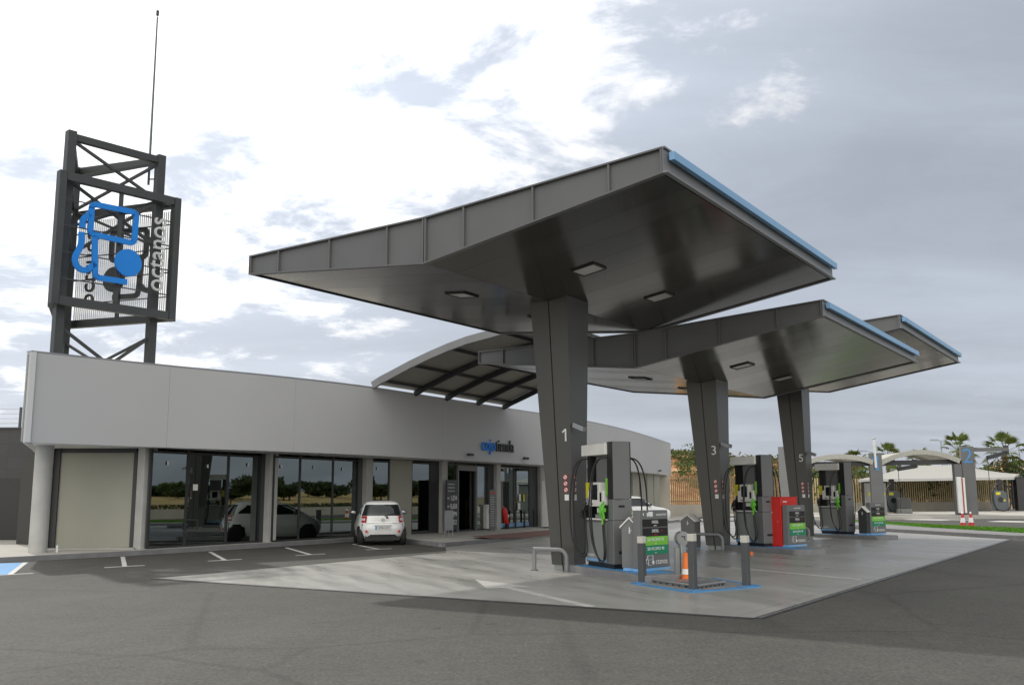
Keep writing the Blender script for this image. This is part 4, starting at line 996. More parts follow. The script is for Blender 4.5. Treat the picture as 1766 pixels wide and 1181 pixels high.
# gabled litter bins
def bin_(c, rz, label, m_='pumpgrey', loc3=False):
    t = thing('litter_bin', label, 'bin', (c[0],c[1],c[2]), rz, 'gabled grey litter bins by the pumps')
    w, d, h = (.46 if loc3 else .34), .42, 1.0
    b = MB(); b.extr([(-w/2,0,.06),(w/2,0,.06),(w/2,0,h-.14),(0,0,h+.03),(-w/2,0,h-.14)], (0,d,0)); b.build('body', M[m_], t, bevel=.006)
    r = MB(); 
    for sx in (-1,1): r.extr([(sx*(w/2+.03),-.03,h-.16),(0,-.03,h+.033),(0,-.03,h+.068),(sx*(w/2+.03),-.03,h-.125)], (0,d+.08,0))
    r.build('gable_roof', M['cream'], t)
    MB().box(-w/2+.02,w/2-.02,.01,d-.01,0,.058).build('foot', M['strip'], t)
    k = MB(); k.disc((.0,-.002,h-.15),.015,(0,-1,0),12,.003); k.plate((0,-.001,h-.215),(1,0,0),(0,0,1),.026,.09,.003); k.plate((.03,-.001,h-.205),(1,0,0),(0,0,1),.025,.016,.003); k.build('person_symbol', M['label'], t)
    return t
c = gnd(1087,984.0,.15); bin_((c.x,c.y,.15), R_(-24), 'gabled grey bin squeezed between the nearest pump and its grade sign')
c = gnd(1187,947); bin_((c.x,c.y,.0), R_(-36), 'gabled grey bin standing on the slab left of column 3', 'pumpgrey', True)
c = gnd(1489,922,.15); bin_((c.x,c.y,.15), R_(-46), 'dark gabled bin between the farthest pump and its grade sign', 'dark')
# red cabinet: stands against the back of the middle grade sign
sx_, sy_ = sign_at((1358,943),(1394,940.5),0); rz_ = R_(44)
rc = thing('red_cabinet', 'tall bright red cabinet behind the middle grade sign', 'cabinet', (sx_,sy_,.15), rz_)
MB().box(-.55,.40,.19,1.20,0,1.42).build('body', M['red'], rc, bevel=.012)
MB().box(-.56,.41,.18,1.21,1.422,1.445).build('cap', M['red'], rc)
MB().extr([(-.556,.22,.05),(-.556,1.17,.05),(-.556,1.17,1.38),(-.556,.22,1.38)],(-.012,0,0)).build('door', M['red'], rc)
MB().plate((-.30,.189,1.30),(1,0,0),(0,0,1),.22,.03,.002).build('label_strip', M['label'], rc)
MB().extr([(-.569,.62,.98),(-.569,.45,.98),(-.569,.45,1.0),(-.569,.62,1.0)],(-.003,0,0)).build('label_strip', M['label'], rc)
MB().cyl((-.568,.28,.72),(-.60,.28,.72),.015,8).build('handle', M['alu'], rc)
# guard hoops round the columns
def hoop(O, azd, b0, b1, a, label):
    t = thing('guard_hoop', label, 'guard rail', (O[0],O[1],0), -R_(azd), 'grey tube hoops guarding the columns')
    pts = [(b0,a,.02),(b0,a,.46)]; MB().tube(pts,.045,12).build('post', M['steel_light'], t)
    pts = [(b0-.02,a,.475)] + [(b0+(b1-b0)*k/6,a,.475) for k in range(1,5)]
    for k in range(9): an = R_(90-90*k/8); pts.append((b1-.18+.18*math.cos(an),a,.475-.18+.18*math.sin(an)))
    pts.append((b1,a,.02)); MB().tube(pts,.045,12).build('hoop', M['steel_light'], t)
    f = MB()
    for x in (b0,b1): f.lathe([(.085,0),(.085,.018)],14,(x,a,.006))
    f.build('foot_plate', M['steel'], t); return t
hoop((-5.827,21.015),33.76, 4.58,5.42,4.50, 'bent grey tube hoop in front of column 1')
hoop((-1.039,29.380),33.98, 4.92,5.85,4.50, 'bent grey tube hoop in front of column 3')
hoop((3.717,35.879),34.0, 4.75,5.65,4.50, 'bent grey tube hoop in front of column 5')
# ---------------------------------------------------------------- service pad with bollards
pad = [(2.26,18.80),(3.05,17.05),(4.48,18.07),(3.98,19.75)]
pd = MB(); pd.prism(pad,-.02,.022); struct('service_pad', pd, M['kerb'])
pb_ = MB()
for a, b in zip(pad, pad[1:]+pad[:1]): strip(pb_, a, b, .085, .027)
struct('pad_edge_paint', pb_, M['bluepaint'])
def bollard(p, label, rz, h=.90):
    t = thing('bollard', label, 'bollard', (p.x,p.y,.02), rz, 'square bollards round the service pad')
    MB().box(-.06,.06,-.06,.06,0,h-.13).build('post', M['bollard'], t, bevel=.01)
    MB().box(-.063,.063,-.063,.063,h-.13,h).build('cap', M['capcream'], t, bevel=.01)
    MB().box(-.11,.11,-.11,.11,0,.012).build('foot_plate', M['bluepaint'], t)
bollard(gnd(1108,1004,.02),'square dark bollard with cream cap standing in front of the nearest grade sign',R_(48),.86)
bollard(gnd(1195.7,1016.5,.02),'square dark bollard with cream cap beside the orange cone, nearest the camera',R_(48),.96)
bollard(gnd(1287.5,1010,.02),'square dark bollard with cream cap at the far right corner of the service pad',R_(48),.90)
c = gnd(1178,1000,.02)
sp_ = thing('air_post', 'pale metal service post with a round dial behind the pad bollards', 'service post', (c.x,c.y,.02), R_(20))
MB().box(-.055,.065,-.05,.07,0,.84).build('post', M['alu'], sp_, bevel=.012)
MB().box(-.15,-.06,-.02,.08,.12,.62).build('side_box', M['lightgrey'], sp_, bevel=.012)
d = MB(); d.cyl((.0,.06,.80),(.0,-.06,.80),.135,24); d.build('dial', M['alu'], sp_); d = MB(); d.disc((0,-.061,.80),.105,(0,-1,0),24,.004); dd_ = d.build('dial_face', M['lightgrey'], sp_)
k = MB(); k.plate((-.005,-.066,.835),(1,0,0),(0,0,1),.09,.02,.002); k.plate((.022,-.066,.80),(.9,0,.3),(-.3,0,.9),.02,.08,.002); k.build('dial_mark', M['dark'], dd_)
c = gnd(1184.5,1002.5,.022)
cn = thing('traffic_cone', 'slim orange cone with a white band between the service post and the nearest bollard', 'cone', (c.x,c.y,.022), R_(30))
MB().lathe([(.105,.03),(.092,.14)],16).build('cone_foot', M['orange'], cn); MB().lathe([(.093,.141),(.080,.24)],16).build('white_band', M['label'], cn); MB().lathe([(.081,.241),(.052,.54),(.02,.545)],16).build('cone_body', M['orange'], cn); MB().box(-.17,.17,-.13,.13,0,.03).build('base', M['orange'], cn, bevel=.01)
# low frame lying on the pad
a,b,c_,d_ = [gnd(x,y,.075) for x,y in ((1124,998.5),(1200,1010),(1250,1003),(1206,995.5))]
ff = thing('ramp_frame', 'low silver metal frame lying on the blue edged pad', 'frame', (a.x,a.y,0))
Oa = Vector((-a.x,-a.y,0))
m_ = MB(); m_.tube([a+Oa,b+Oa],.028,10); m_.tube([b+Oa,c_+Oa],.028,10); m_.build('tube_rail', M['alu'], ff)
m_ = MB()
for f in (.25,.5,.75): m_.beam(a.lerp(b,f)+Oa, d_.lerp(c_,f)+Oa, .06,.02)
m_.beam(a+Oa,d_+Oa,.05,.03); m_.beam(d_+Oa,c_+Oa,.05,.03); m_.build('cross_bar', M['alu'], ff)
m_ = MB()
for p,q in ((a,b),(b,c_)):
    for k in range(7): r_ = p.lerp(q,(k+.5)/7)+Oa; m_.cyl((r_.x,r_.y,.02),(r_.x,r_.y,.06),.018,8)
m_.build('foot', M['dark'], ff)
# small red hydrant cap on the slab near island 3
c = gnd(1296,957); hy = thing('ground_valve', 'small red valve cap on the slab below the middle pump', 'valve', (c.x,c.y,0))
MB().lathe([(.05,.0),(.05,.08),(.03,.10)],12).build('cap', M['orange'], hy)
# ================================================================== CARS
def interp(tab, z):
    if z <= tab[0][0]: return tab[0][1]
    for (a,va),(b,vb) in zip(tab[:-1],tab[1:]):
        if z <= b: f = (z-a)/(b-a); return va+(vb-va)*f
    return tab[-1][1]
def smooth_tab(tab, m_=6):
    P = catmull([tuple(map(float,p)) for p in tab], m_); return P
def car(label, name, rear, front, width, wheels, wr, ztop, zbelt, sq=5.0, plate='', tail=True, cols=None):
    t = thing(name, label, 'car')
    RE, FR, WI = smooth_tab(rear), smooth_tab(front), smooth_tab(width)
    def P(z, u, off=0.0):      # u 0..1 round the plan outline, starting at the middle of the rear, going to the right side
        r, f, w = interp(RE,z)-off, interp(FR,z)+off, interp(WI,z)+off
        a = 2*math.pi*u; c, s_ = math.cos(a), math.sin(a); n_ = sq
        # superellipse: rear centre at a=0
        cy_ = (r+f)/2; ly = (f-r)/2
        e = 2/n_
        x = w*(abs(s_)**e)*(1 if s_>=0 else -1); y = cy_ - ly*(abs(c)**e)*(1 if c>=0 else -1)
        return (x,y,z)
    NU = 128; zs = [.20+(ztop-.20)*k/38 for k in range(39)]
    body = MB(); vs = []; 
    # re-parametrise so that points spread evenly along the outline
    us = []
    N_ = 2400; acc = [0]; prev = P(.7,0)
    for k in range(1,N_+1):
        q = P(.7,k/N_); acc.append(acc[-1]+math.dist(prev,q)); prev = q
    j = 0
    for k in range(NU):
        tgt = acc[-1]*k/NU
        while acc[j+1] < tgt: j += 1
        us.append((j+(tgt-acc[j])/max(1e-9,acc[j+1]-acc[j]))/N_)
    for z in zs:
        for u in us: vs.append(P(z,u))
    fs = []
    for i in range(len(zs)-1):
        for k in range(NU):
            q = (i*NU+k, i*NU+(k+1)%NU, (i+1)*NU+(k+1)%NU, (i+1)*NU+k)
            c = [sum(vs[m_][d] for m_ in q)/4 for d in range(3)]
            if any(math.hypot(c[1]-wy, c[2]-wr) < wr+.05 and abs(c[0]) > .90*interp(WI,c[2]) and c[1] > interp(RE,c[2])+.13 for wy in wheels): continue
            if i < 5 and c[1] < .7 and abs(c[0]) < interp(WI,.3)*(.78-.05*i): continue      # rear valance cut-out
            fs.append(q)
    fs.append(tuple((len(zs)-1)*NU+k for k in range(NU)))
    body.add(vs, fs, True)
    body.build('body', M['carwhite'] if cols is None else cols, t)
    def patch(name, mat_, z0, z1, y0=None, y1=None, side=None, rearw=None, off=.006, parent=t, nz=10, frontw=None, shape=None):
        m_ = MB(); idx = {}
        zz = [z0+(z1-z0)*k/nz for k in range(nz+1)]
        for i in range(nz):
            for k in range(NU):
                a = P(.5*(zz[i]+zz[i+1]), us[k]); b = P(.5*(zz[i]+zz[i+1]), us[(k+1)%NU]); cx_, cy_ = (a[0]+b[0])/2, (a[1]+b[1])/2
                zc = (zz[i]+zz[i+1])/2
                w = interp(WI,zc); r = interp(RE,zc); f = interp(FR,zc)
                ok = False
                if rearw is not None: lo, hi = rearw(zc) if callable(rearw) else rearw; ok = cy_ < r+.55 and lo <= cx_ <= hi and cy_-r < .25+.0*zc
                if frontw is not None: ok = cy_ > f-.45 and abs(cx_) < frontw
                if side is not None: ok = cx_*side > .3 and (y0(zc) if callable(y0) else y0) <= cy_ <= (y1(zc) if callable(y1) else y1)
                if ok: m_.add([P(zz[i],us[k],off),P(zz[i],us[(k+1)%NU],off),P(zz[i+1],us[(k+1)%NU],off),P(zz[i+1],us[k],off)],[(0,1,2,3)],True)
        return m_.build(name, mat_, parent)
    zt = ztop
    patch('rear_window', M['carglass'], zbelt+.01, zt-.13, rearw=lambda z:(-interp(WI,z)*.90, interp(WI,z)*.90))
    patch('windscreen', M['carglass'], zbelt+.05, zt-.14, frontw=interp(WI,1.2)-.08)
    for sd_ in (-1,1):
        patch('side_window', M['carglass'], zbelt+.02, zt-.14, y0=lambda z: interp(RE,z)+.95, y1=lambda z: interp(FR,z)-.32, side=sd_)
        patch('quarter_window', M['carglass'], zbelt+.05, zt-.16, y0=lambda z: interp(RE,z)+.36+(z-zbelt)*.3, y1=lambda z: interp(RE,z)+.86, side=sd_)
    if tail:
        for sd_ in (-1,1):
            lo = lambda z: (interp(WI,z)*.70, interp(WI,z)*1.02) if sd_ > 0 else (-interp(WI,z)*1.02, -interp(WI,z)*.70)
            tl = patch('tail_lamp', M['tail'], zbelt-.215, zbelt+.0, rearw=lo, off=.012)
            patch('lamp_lens', M['clear'], zbelt-.15, zbelt-.075, rearw=lambda z: (interp(WI,z)*.72, interp(WI,z)*.98) if sd_ > 0 else (-interp(WI,z)*.98, -interp(WI,z)*.72), off=.016, parent=tl, nz=5)
    for wy in wheels:
        for sd_ in (-1,1):
            w = interp(WI,.5); x1 = sd_*(w-.015); x0 = sd_*(w-.215)
            tm = MB(); prof = [(wr*.62,-.0),(wr*.86,.0),(wr*.97,.02),(wr,.06),(wr,.14),(wr*.97,.18),(wr*.86,.2),(wr*.62,.2)]
            tm.M = Matrix.Translation((x0,wy,wr)) @ Matrix.Rotation(math.pi/2*sd_,4,'Y'); tm.lathe(prof,28); tw_ = tm.build('wheel', M['tyre'], t)
            rm = MB(); rm.M = Matrix.Translation((x1-sd_*.03,wy,wr)) @ Matrix.Rotation(math.pi/2*sd_,4,'Y'); rm.lathe([(.001,-.01),(.05,.0),(wr*.63,-.01)],20)
            for k in range(5):
                an = 2*math.pi*k/5; rm.beam((.04*math.cos(an),.04*math.sin(an),.012),(wr*.6*math.cos(an),wr*.6*math.sin(an),.006),.06,.02)
            rm.build('rim', M['alu'], tw_)
    ub = MB(); ub.box(-interp(WI,.3)+.22, interp(WI,.3)-.22, interp(RE,.4)+.12, interp(FR,.4)-.2, .17, .62)
    for wy in wheels: ub.box(-interp(WI,.3)+.10, interp(WI,.3)-.10, wy-wr*.9, wy+wr*.9, .3, .72)
    ub.build('underbody', M['carblack'], t)
    for sd_ in (-1,1):
        yb = interp(FR,zbelt)-.55; w = interp(WI,zbelt); mm = MB()
        for k in range(1): mm.M = Matrix.Translation((sd_*(w+.13),yb,zbelt+.10)) @ Matrix.Diagonal((.125,.065,.075,1))
        mm.lathe([(.02,-1),(.6,-.85),(.95,-.4),(1,.1),(.85,.6),(.5,.9),(.02,1)],16); mm.M = None
        mm.beam((sd_*(w-.03),yb+.02,zbelt+.02),(sd_*(w+.08),yb,zbelt+.08),.05,.04); mi = mm.build('wing_mirror', M['carblack'], t)
        gm = MB(); gm.M = Matrix.Translation((sd_*(w+.13),yb-.052,zbelt+.10)) @ Matrix.Diagonal((.10,.02,.06,1)); gm.lathe([(.02,-1),(.8,-.6),(1,0),(.8,.6),(.02,1)],14); gm.build('mirror_glass', M['alu'], mi)
    return t, P, interp, RE, WI
rear = [(.20,.16),(.34,.05),(.48,.01),(.60,0),(.72,.03),(.80,.075),(.93,.10),(1.02,.14),(1.15,.23),(1.28,.33),(1.38,.43),(1.45,.56),(1.50,.95)]
front = [(.20,2.86),(.35,2.95),(.55,2.98),(.72,2.93),(.85,2.76),(.95,2.58),(1.05,2.38),(1.2,2.08),(1.35,1.76),(1.45,1.45),(1.50,1.15)]
width = [(.20,.74),(.32,.81),(.48,.835),(.62,.84),(.76,.815),(.90,.785),(1.0,.765),(1.15,.71),(1.3,.645),(1.40,.585),(1.46,.50),(1.50,.34)]
t, P, ip, RE, WI = car('small white two-door hatchback parked nose-in at the shop kerb', 'small_white_car', rear, front, width, (.47,2.46), .305, 1.50, .985, 4.2)
CA = gnd(660,940.5)
hd = R_(12.5); t.location = (CA.x, CA.y, 0); t.rotation_euler = (0,0,hd)
pm = MB(); pm.plate((0,-.012,.595),(1,0,0),(0,0,1),.52,.11,.008); pl_o = pm.build('number_plate', M['plate'], t)
MB().plate((-.235,-.021,.595),(1,0,0),(0,0,1),.05,.105,.002).build('plate_band', M['bluepaint'], pl_o)
MB().text('6706 GZP', .088, (.03,-.021,.595), (1,0,0), (0,0,1), .002).build('plate_characters', M['black'], pl_o)
MB().box(-.28,.28,-.004,.02,.655,.68).build('plate_recess', M['lightgrey'], t)
for sx in (-1,1): MB().disc((sx*.555,.040,.475),.042,(0,-1,0),18,.03).build('fog_lamp', M['redfilm'], t)
w_ = MB(); w_.tube([(.14,.085,.95),(.06,.10,1.0),(.42,.135,1.075)],.014,6); w_.cyl((.14,.10,.93),(.14,.05,.95),.035,10); w_.build('wiper', M['black'], t)
bd = MB(); bd.M = Matrix.Translation((0,.032,.86)) @ Matrix.Rotation(R_(90),4,'X')
bd.tube([(.062*math.cos(2*math.pi*k/24),.042*math.sin(2*math.pi*k/24),0) for k in range(24)],.007,6,True); bd.tube([(.022*math.cos(2*math.pi*k/20),.042*math.sin(2*math.pi*k/20),0) for k in range(20)],.006,6,True); bd.build('badge', M['alu'], t)
sm = MB(); sm.box(-.60,.60,.04,.055,.745,.752); sm.build('tailgate_seam', M['carblack'], t)
MB().tube([(0,.75,1.49),(0,.62,1.63)],.008,6).build('aerial', M['black'], t)
# white car beyond the first pump
rear2 = [(.20,.1),(.5,0),(.8,.03),(1.0,.10),(1.2,.3),(1.4,.55),(1.55,.75),(1.62,1.2)]
front2 = [(.20,4.1),(.5,4.2),(.75,4.15),(.92,3.7),(1.0,3.2),(1.2,2.9),(1.45,2.5),(1.55,2.3),(1.62,1.9)]
width2 = [(.20,.78),(.4,.86),(.7,.87),(.95,.83),(1.2,.75),(1.45,.66),(1.56,.58),(1.62,.4)]
t2, *_ = car('white car parked in front of the concrete wall, mostly hidden by the nearest pump', 'parked_car', rear2, front2, width2, (.75,3.35), .31, 1.62, 1.0, 5, tail=False)
c = gnd(1100,904); t2.location = (c.x-1.9, c.y+1.2, 0); t2.rotation_euler = (0,0,R_(-72))

# ================================================================== SHOP FRONT FURNITURE
def fl(px, py, z=.14): return gnd(px, py, z)
c = at(778,912,41.3); c.z = .14
pb = thing('price_board', 'dark price board with white digits left of the open shop door', 'price board', (c.x,c.y,.14), R_(62))
MB().box(-.42,.42,-.03,.03,.10,2.18).build('panel', M['dark'], pb)
for k,(z,s_) in enumerate(((1.42,'1,034'),(1.08,'0,658'),(.75,'1,099'),(.42,'1,032'))):
    MB().text(s_, .30, (.14,-.034,z), (1,0,0),(0,0,1),.004, sx=.8).build('digits', M['label'], pb); MB().plate((-.28,-.031,z),(1,0,0),(0,0,1),.16,.10,.003).build('grade_symbol', M['lightgrey'], pb)
for z in (2.0,1.86,1.72): MB().plate((-.05,-.031,z),(1,0,0),(0,0,1),.55,.045,.002).build('text_line', M['lightgrey'], pb)
c = at(774,905,37.5); c.z = .13
st = thing('perforated_stand', 'pale grey perforated box on thin legs outside the price board', 'stand', (c.x,c.y,.13), R_(50))
m_ = MB(); m_.box(-.23,.23,-.02,.02,.24,.98); m_.build('panel', M['alu'], st)
m_ = MB()
for i in range(6):
    for k in range(8): m_.disc((-.18+i*.072,-.021,.30+k*.09),.012,(0,-1,0),8,.002)
m_.build('hole', M['dark'], st)
for sx in (-.22,0,.22): MB().cyl((sx,0,0),(sx,0,.25),.010,8).build('leg', M['alu'], st)
c = at(838,911,45.0); c.z=.12
wb = thing('trash_bin', 'white litter bin standing right of the open shop door', 'bin', (c.x,c.y,.12), R_(55))
MB().box(-.22,.22,-.2,.2,.05,1.05).build('body', M['cream'], wb, bevel=.03); MB().box(-.26,.26,-.24,.24,1.055,1.14).build('lid', M['cream'], wb, bevel=.02); MB().box(-.05,.18,-.206,-.201,.72,.95).build('opening', M['black'], wb)
c = at(849,911,44.2); c.z=.10
it_ = thing('notice_totem', 'tall grey notice panel with lines of white text and red symbols by the door', 'notice board', (c.x,c.y,.10), R_(52))
MB().box(-.20,.20,-.02,.02,.02,1.82).build('panel', M['steel'], it_)
for i in range(3): MB().disc((-.12+i*.12,-.021,1.68),.05,(0,-1,0),12,.003).build('red_symbol', M['redfilm'], it_)
for k in range(13): MB().plate((random.uniform(-.03,.01),-.021,1.5-k*.105),(1,0,0),(0,0,1),random.uniform(.24,.32),.045,.002).build('text_line', M['lightgrey'], it_)
c = at(870,909,46.3); c.z=.1
fe = thing('wheeled_extinguisher', 'large red wheeled fire extinguisher leaning by the shop glazing', 'fire extinguisher', (c.x,c.y,.1), R_(60))
m_ = MB(); m_.M = Matrix.Translation((.15,0,.12)) @ Matrix.Rotation(R_(-16),4,'Y'); m_.lathe([(.02,0),(.15,.02),(.17,.08),(.17,.72),(.14,.85),(.06,.92),(.05,1.0),(.02,1.01)],18); m_.build('cylinder', M['red'], fe)
m_ = MB(); m_.M = Matrix.Translation((-.12,-.18,.14)) @ Matrix.Rotation(R_(90),4,'X'); m_.lathe([(.02,0),(.14,0),(.14,.06),(.02,.06)],16); m_.build('wheel', M['tyre'], fe)
m_ = MB(); m_.tube([(-.30,.0,.95),(-.2,0,1.02),(-.08,0,.95)],.02,8); m_.tube([(-.02,-.1,.8),(.1,-.2,.5),(.2,-.19,.25)],.016,8); m_.build('hose', M['rubber'], fe)
MB().plate((.09,-.172,.6),(1,0,0),(0,0,1),.10,.16,.003).build('label', M['label'], fe)
for k,(px,py) in enumerate(((889,908),(904.5,907),(921,906))):
    c = at(px,py,47.0+k*.8); c.z=.1
    b_ = thing('safety_post', ['thin black post outside the shop glazing, nearest the red extinguisher','thin black post outside the shop glazing, between two similar posts','thin black post outside the shop glazing, nearest column 1'][k], 'bollard', (c.x,c.y,.1), 0, 'thin black posts outside the shop')
    MB().cyl((0,0,0),(0,0,.80),.05,12).build('post', M['black'], b_); MB().lathe([(.052,0),(.055,.04),(.02,.07)],12,(0,0,.80)).build('cap', M['dark'], b_)
wm = Vector(PIL[4]); 
s4, gd, gn, ln4 = BAYS[4]
for l_, z_, w__, h_, mt in ((2.30,1.55,.26,.34,'label'),(2.78,1.55,.20,.34,'yellow'),(2.2,1.15,.3,.3,'cream')):
    a = s4+gd*l_+gn*.006; sb('window_notice', MB().plate((a.x,a.y,z_),(gd.x,gd.y,0),(0,0,1),w__,h_,.002), M[mt])
m_ = MB(); pane(m_, s4, .1, ln4-.1, .20, .38, .008, .002); sb('window_film', m_, M['strip'])
c = at(943,908,48.0); c.z=.06
im = thing('ice_cabinet', 'tall white cabinet with a blue top strip half hidden behind column 1', 'cabinet', (c.x+.25,c.y,.06), R_(60))
MB().box(-.45,.45,-.3,.3,.1,2.3).build('body', M['white'], im, bevel=.02); MB().plate((0,-.301,2.12),(1,0,0),(0,0,1),.7,.28,.004).build('header_film', M['strip'], im); MB().plate((0,-.301,1.5),(1,0,0),(0,0,1),.5,.4,.004).build('notice', M['label'], im); MB().box(-.4,.4,-.25,.25,0,.1).build('foot', M['black'], im)

# ================================================================== CAR WASH AND FAR BOUNDARY (right)
PZ = .20
def up_at(px, py, Y): return at(px,py,Y)
def wash_pillar(pxc, ytop, Y, num, label, w=.84):
    c = at(pxc, 887, Y); top_ = at(pxc-10, ytop, Y).z
    t = thing('wash_pillar', label, 'pillar', (c.x,c.y,PZ), R_(-12), 'grey pillars of the car wash bays')
    MB().box(-w/2,w/2,-.3,.3,0,top_-PZ).build('post', M['steel'], t, bevel=.02)
    if num == '2': MB().text('2', 1.45, (-.02,-.302,top_-PZ-.72),(1,0,0),(0,0,1),.01).build('number', M['bluepaint'], t)
    else: q1 = MB(); q1.plate((.05,-.302,top_-PZ-.72),(1,0,0),(0,0,1),.22,1.02,.01); q1.extr([(-.06,-.301,top_-PZ-.21),(-.06,-.301,top_-PZ-.42),(-.26,-.301,top_-PZ-.55),(-.26,-.301,top_-PZ-.38)],(0,-.009,0)); q1.build('number', M['bluepaint'], t)
    return c, top_
YP = 70
c1_, z1_ = wash_pillar(1515, 781, YP, '1', 'grey car wash pillar with the blue number 1', .84)
c2_, z2_ = wash_pillar(1675, 770, YP, '2', 'grey car wash pillar with the blue number 2', .86)
# white tube on pillar 1
a = at(1510,792,YP-.4); b = at(1507,757,YP-.4)
pv_ = thing('vent_pipe', 'pale vertical pipe rising beside the car wash pillar with number 1', 'pipe', (a.x,a.y,a.z)); q = MB().tube([(0,0,-.6),b-a],.085,10); q.build('pipe', M['white'], pv_); MB().lathe([(.095,0),(.15,.03),(.04,.1)],12,b-a).build('cap', M['alu'], pv_)
# arched canopies between the pillars
def arch(px0, px1, yend0, yend1, ytop, Y, label, depth=5.0):
    a, b, c = at(px0,yend0,Y), at(px1,yend1,Y), at((px0+px1)/2,ytop,Y)
    t = thing('wash_bay_roof', label, 'roof', (a.x,a.y,a.z), 0, 'arched fabric roofs of the car wash')
    pts = []
    mid = c
    for k in range(25):
        f = k/24; p = a.lerp(b,f); h = c.z-(a.z+b.z)/2; pts.append(Vector((p.x,p.y,p.z+h*(1-(2*f-1)**2)))-a)
    m_ = MB(); m2 = MB()
    for p,q in zip(pts[:-1],pts[1:]):
        m_.beam(p,q+(q-p)*.03,.14,.34)
        m2.extr([p+Vector((0,.06,.1)),q+Vector((0,.06,.1)),q+Vector((.25,depth,.1)),p+Vector((.25,depth,.1))],(0,0,.03))
    m2.build('membrane', M['sailgrey'], t); m_.build('front_rib', M['sailgrey'], t)
    n_ = [q+Vector((.25,depth,0)) for q in pts]; m3 = MB()
    for p,q in zip(n_[:-1],n_[1:]): m3.beam(p,q+(q-p)*.03,.12,.2)
    m3.build('rear_rib', M['sailgrey'], t)
    return t
arch(1519, 1655, 798, 795, 779.5, YP-.2, 'arched grey fabric roof over the bay between numbers 1 and 2')
arch(1392, 1505, 797, 797, 787, YP-.2, 'arched grey fabric roof over the bay left of number 1')
a = at(1385,801,YP+.2); b = at(1668,795.5,YP+.2)
bt = thing('wash_beam', 'long dark beam crossing both car wash bays under the arched roofs', 'beam', a); MB().beam((0,0,0),b-a,.25,.34).build('beam', M['dark'], bt)
a = at(1650,800,YP-.1); c = at(1656,887,YP-.1)
pp = thing('bay_post', 'slim grey post just left of the pillar with number 2', 'post', (c.x,c.y,PZ)); MB().box(-.26,.26,-.2,.2,0,a.z-PZ).build('post', M['steel'], pp)
ru = thing('rolled_curtain', 'white rolled curtain hanging in front of the pillar with number 2', 'curtain', at(1660,886,YP-.7)); h = at(1660,822,YP-.7).z - at(1660,886,YP-.7).z
MB().box(-.28,.06,-.12,.12,.06,h).build('fabric', M['white'], ru, bevel=.05); MB().box(.07,.11,-.1,.1,.1,h-.1).build('edge_trim', M['redfilm'], ru); MB().box(.15,.30,-.12,.12,.06,h-.05).build('fabric', M['cream'], ru, bevel=.04)
def boom(a, b, hang, label):
    t = thing('wash_boom', label, 'boom', a, 0, 'swinging booms of the car wash'); MB().beam((0,0,0),b-a,.16,.26).build('arm', M['dark'], t); MB().box(-.14,.14,-.14,.14,-.1,.5).build('pivot', M['dark'], t)
    e = b-a; MB().cyl(e,e+Vector((0,0,-hang)),.02,6).build('hose', M['black'], t)
boom(at(1578,804,YP+.3), at(1549,808.5,YP-2.2), 3.0, 'dark swinging boom under the beam between numbers 1 and 2')
a = at(1668,775.5,YP); b = at(1737,774.5,YP)
bm = thing('wash_beam', 'grey beam running right from the pillar with number 2', 'beam', a); MB().beam((0,0,0),b-a,.24,.26).build('beam', M['steel'], bm); 
boom(at(1735,780,YP+.2), at(1703,789,YP-2), 3.2, 'pale boom hanging from the beam right of number 2')
# white sail
a = [at(1480,827,84), at(1748,823,84), at(1757,817,96), at(1500,821,96)]; rdg = [at(1566,802.5,90), at(1660,802.5,90)]
sa = thing('tension_sail', 'wide white hipped sail shelter behind the car wash bays', 'shelter', a[0]); O_ = -a[0]
m_ = MB()
def patchq(p00,p10,p11,p01,nu=10,nv=6,sag=.25):
    vs = []
    for i in range(nv+1):
        for k in range(nu+1):
            u, v = k/nu, i/nv; p = (p00.lerp(p10,u)).lerp(p01.lerp(p11,u),v); p = p + Vector((0,0,-sag*4*v*(1-v)*.5)); vs.append(p+O_)
    m_.add(vs, [(i*(nu+1)+k,i*(nu+1)+k+1,(i+1)*(nu+1)+k+1,(i+1)*(nu+1)+k) for i in range(nv) for k in range(nu)], True)
patchq(a[0],a[1],rdg[1],rdg[0]); patchq(a[1],a[2],rdg[1],rdg[1]); patchq(a[2],a[3],rdg[0],rdg[1]); patchq(a[3],a[0],rdg[0],rdg[0])
m_.build('membrane', M['sail'], sa)
m_ = MB(); m_.beam(a[0]+O_+Vector((0,0,-.1)),a[1]+O_+Vector((0,0,-.1)),.1,.16); m_.beam(a[1]+O_+Vector((0,0,-.1)),a[2]+O_+Vector((0,0,-.1)),.1,.16); m_.build('edge_tube', M['alu'], sa)
for px, Y in ((1733,85.5),(1488,86),(1745,95)):
    c = at(px,830,Y); MB().cyl(Vector((c.x,c.y,PZ))+O_, Vector((c.x,c.y,c.z+.35))+O_, .13, 10).build('mast', M['dark'], sa)
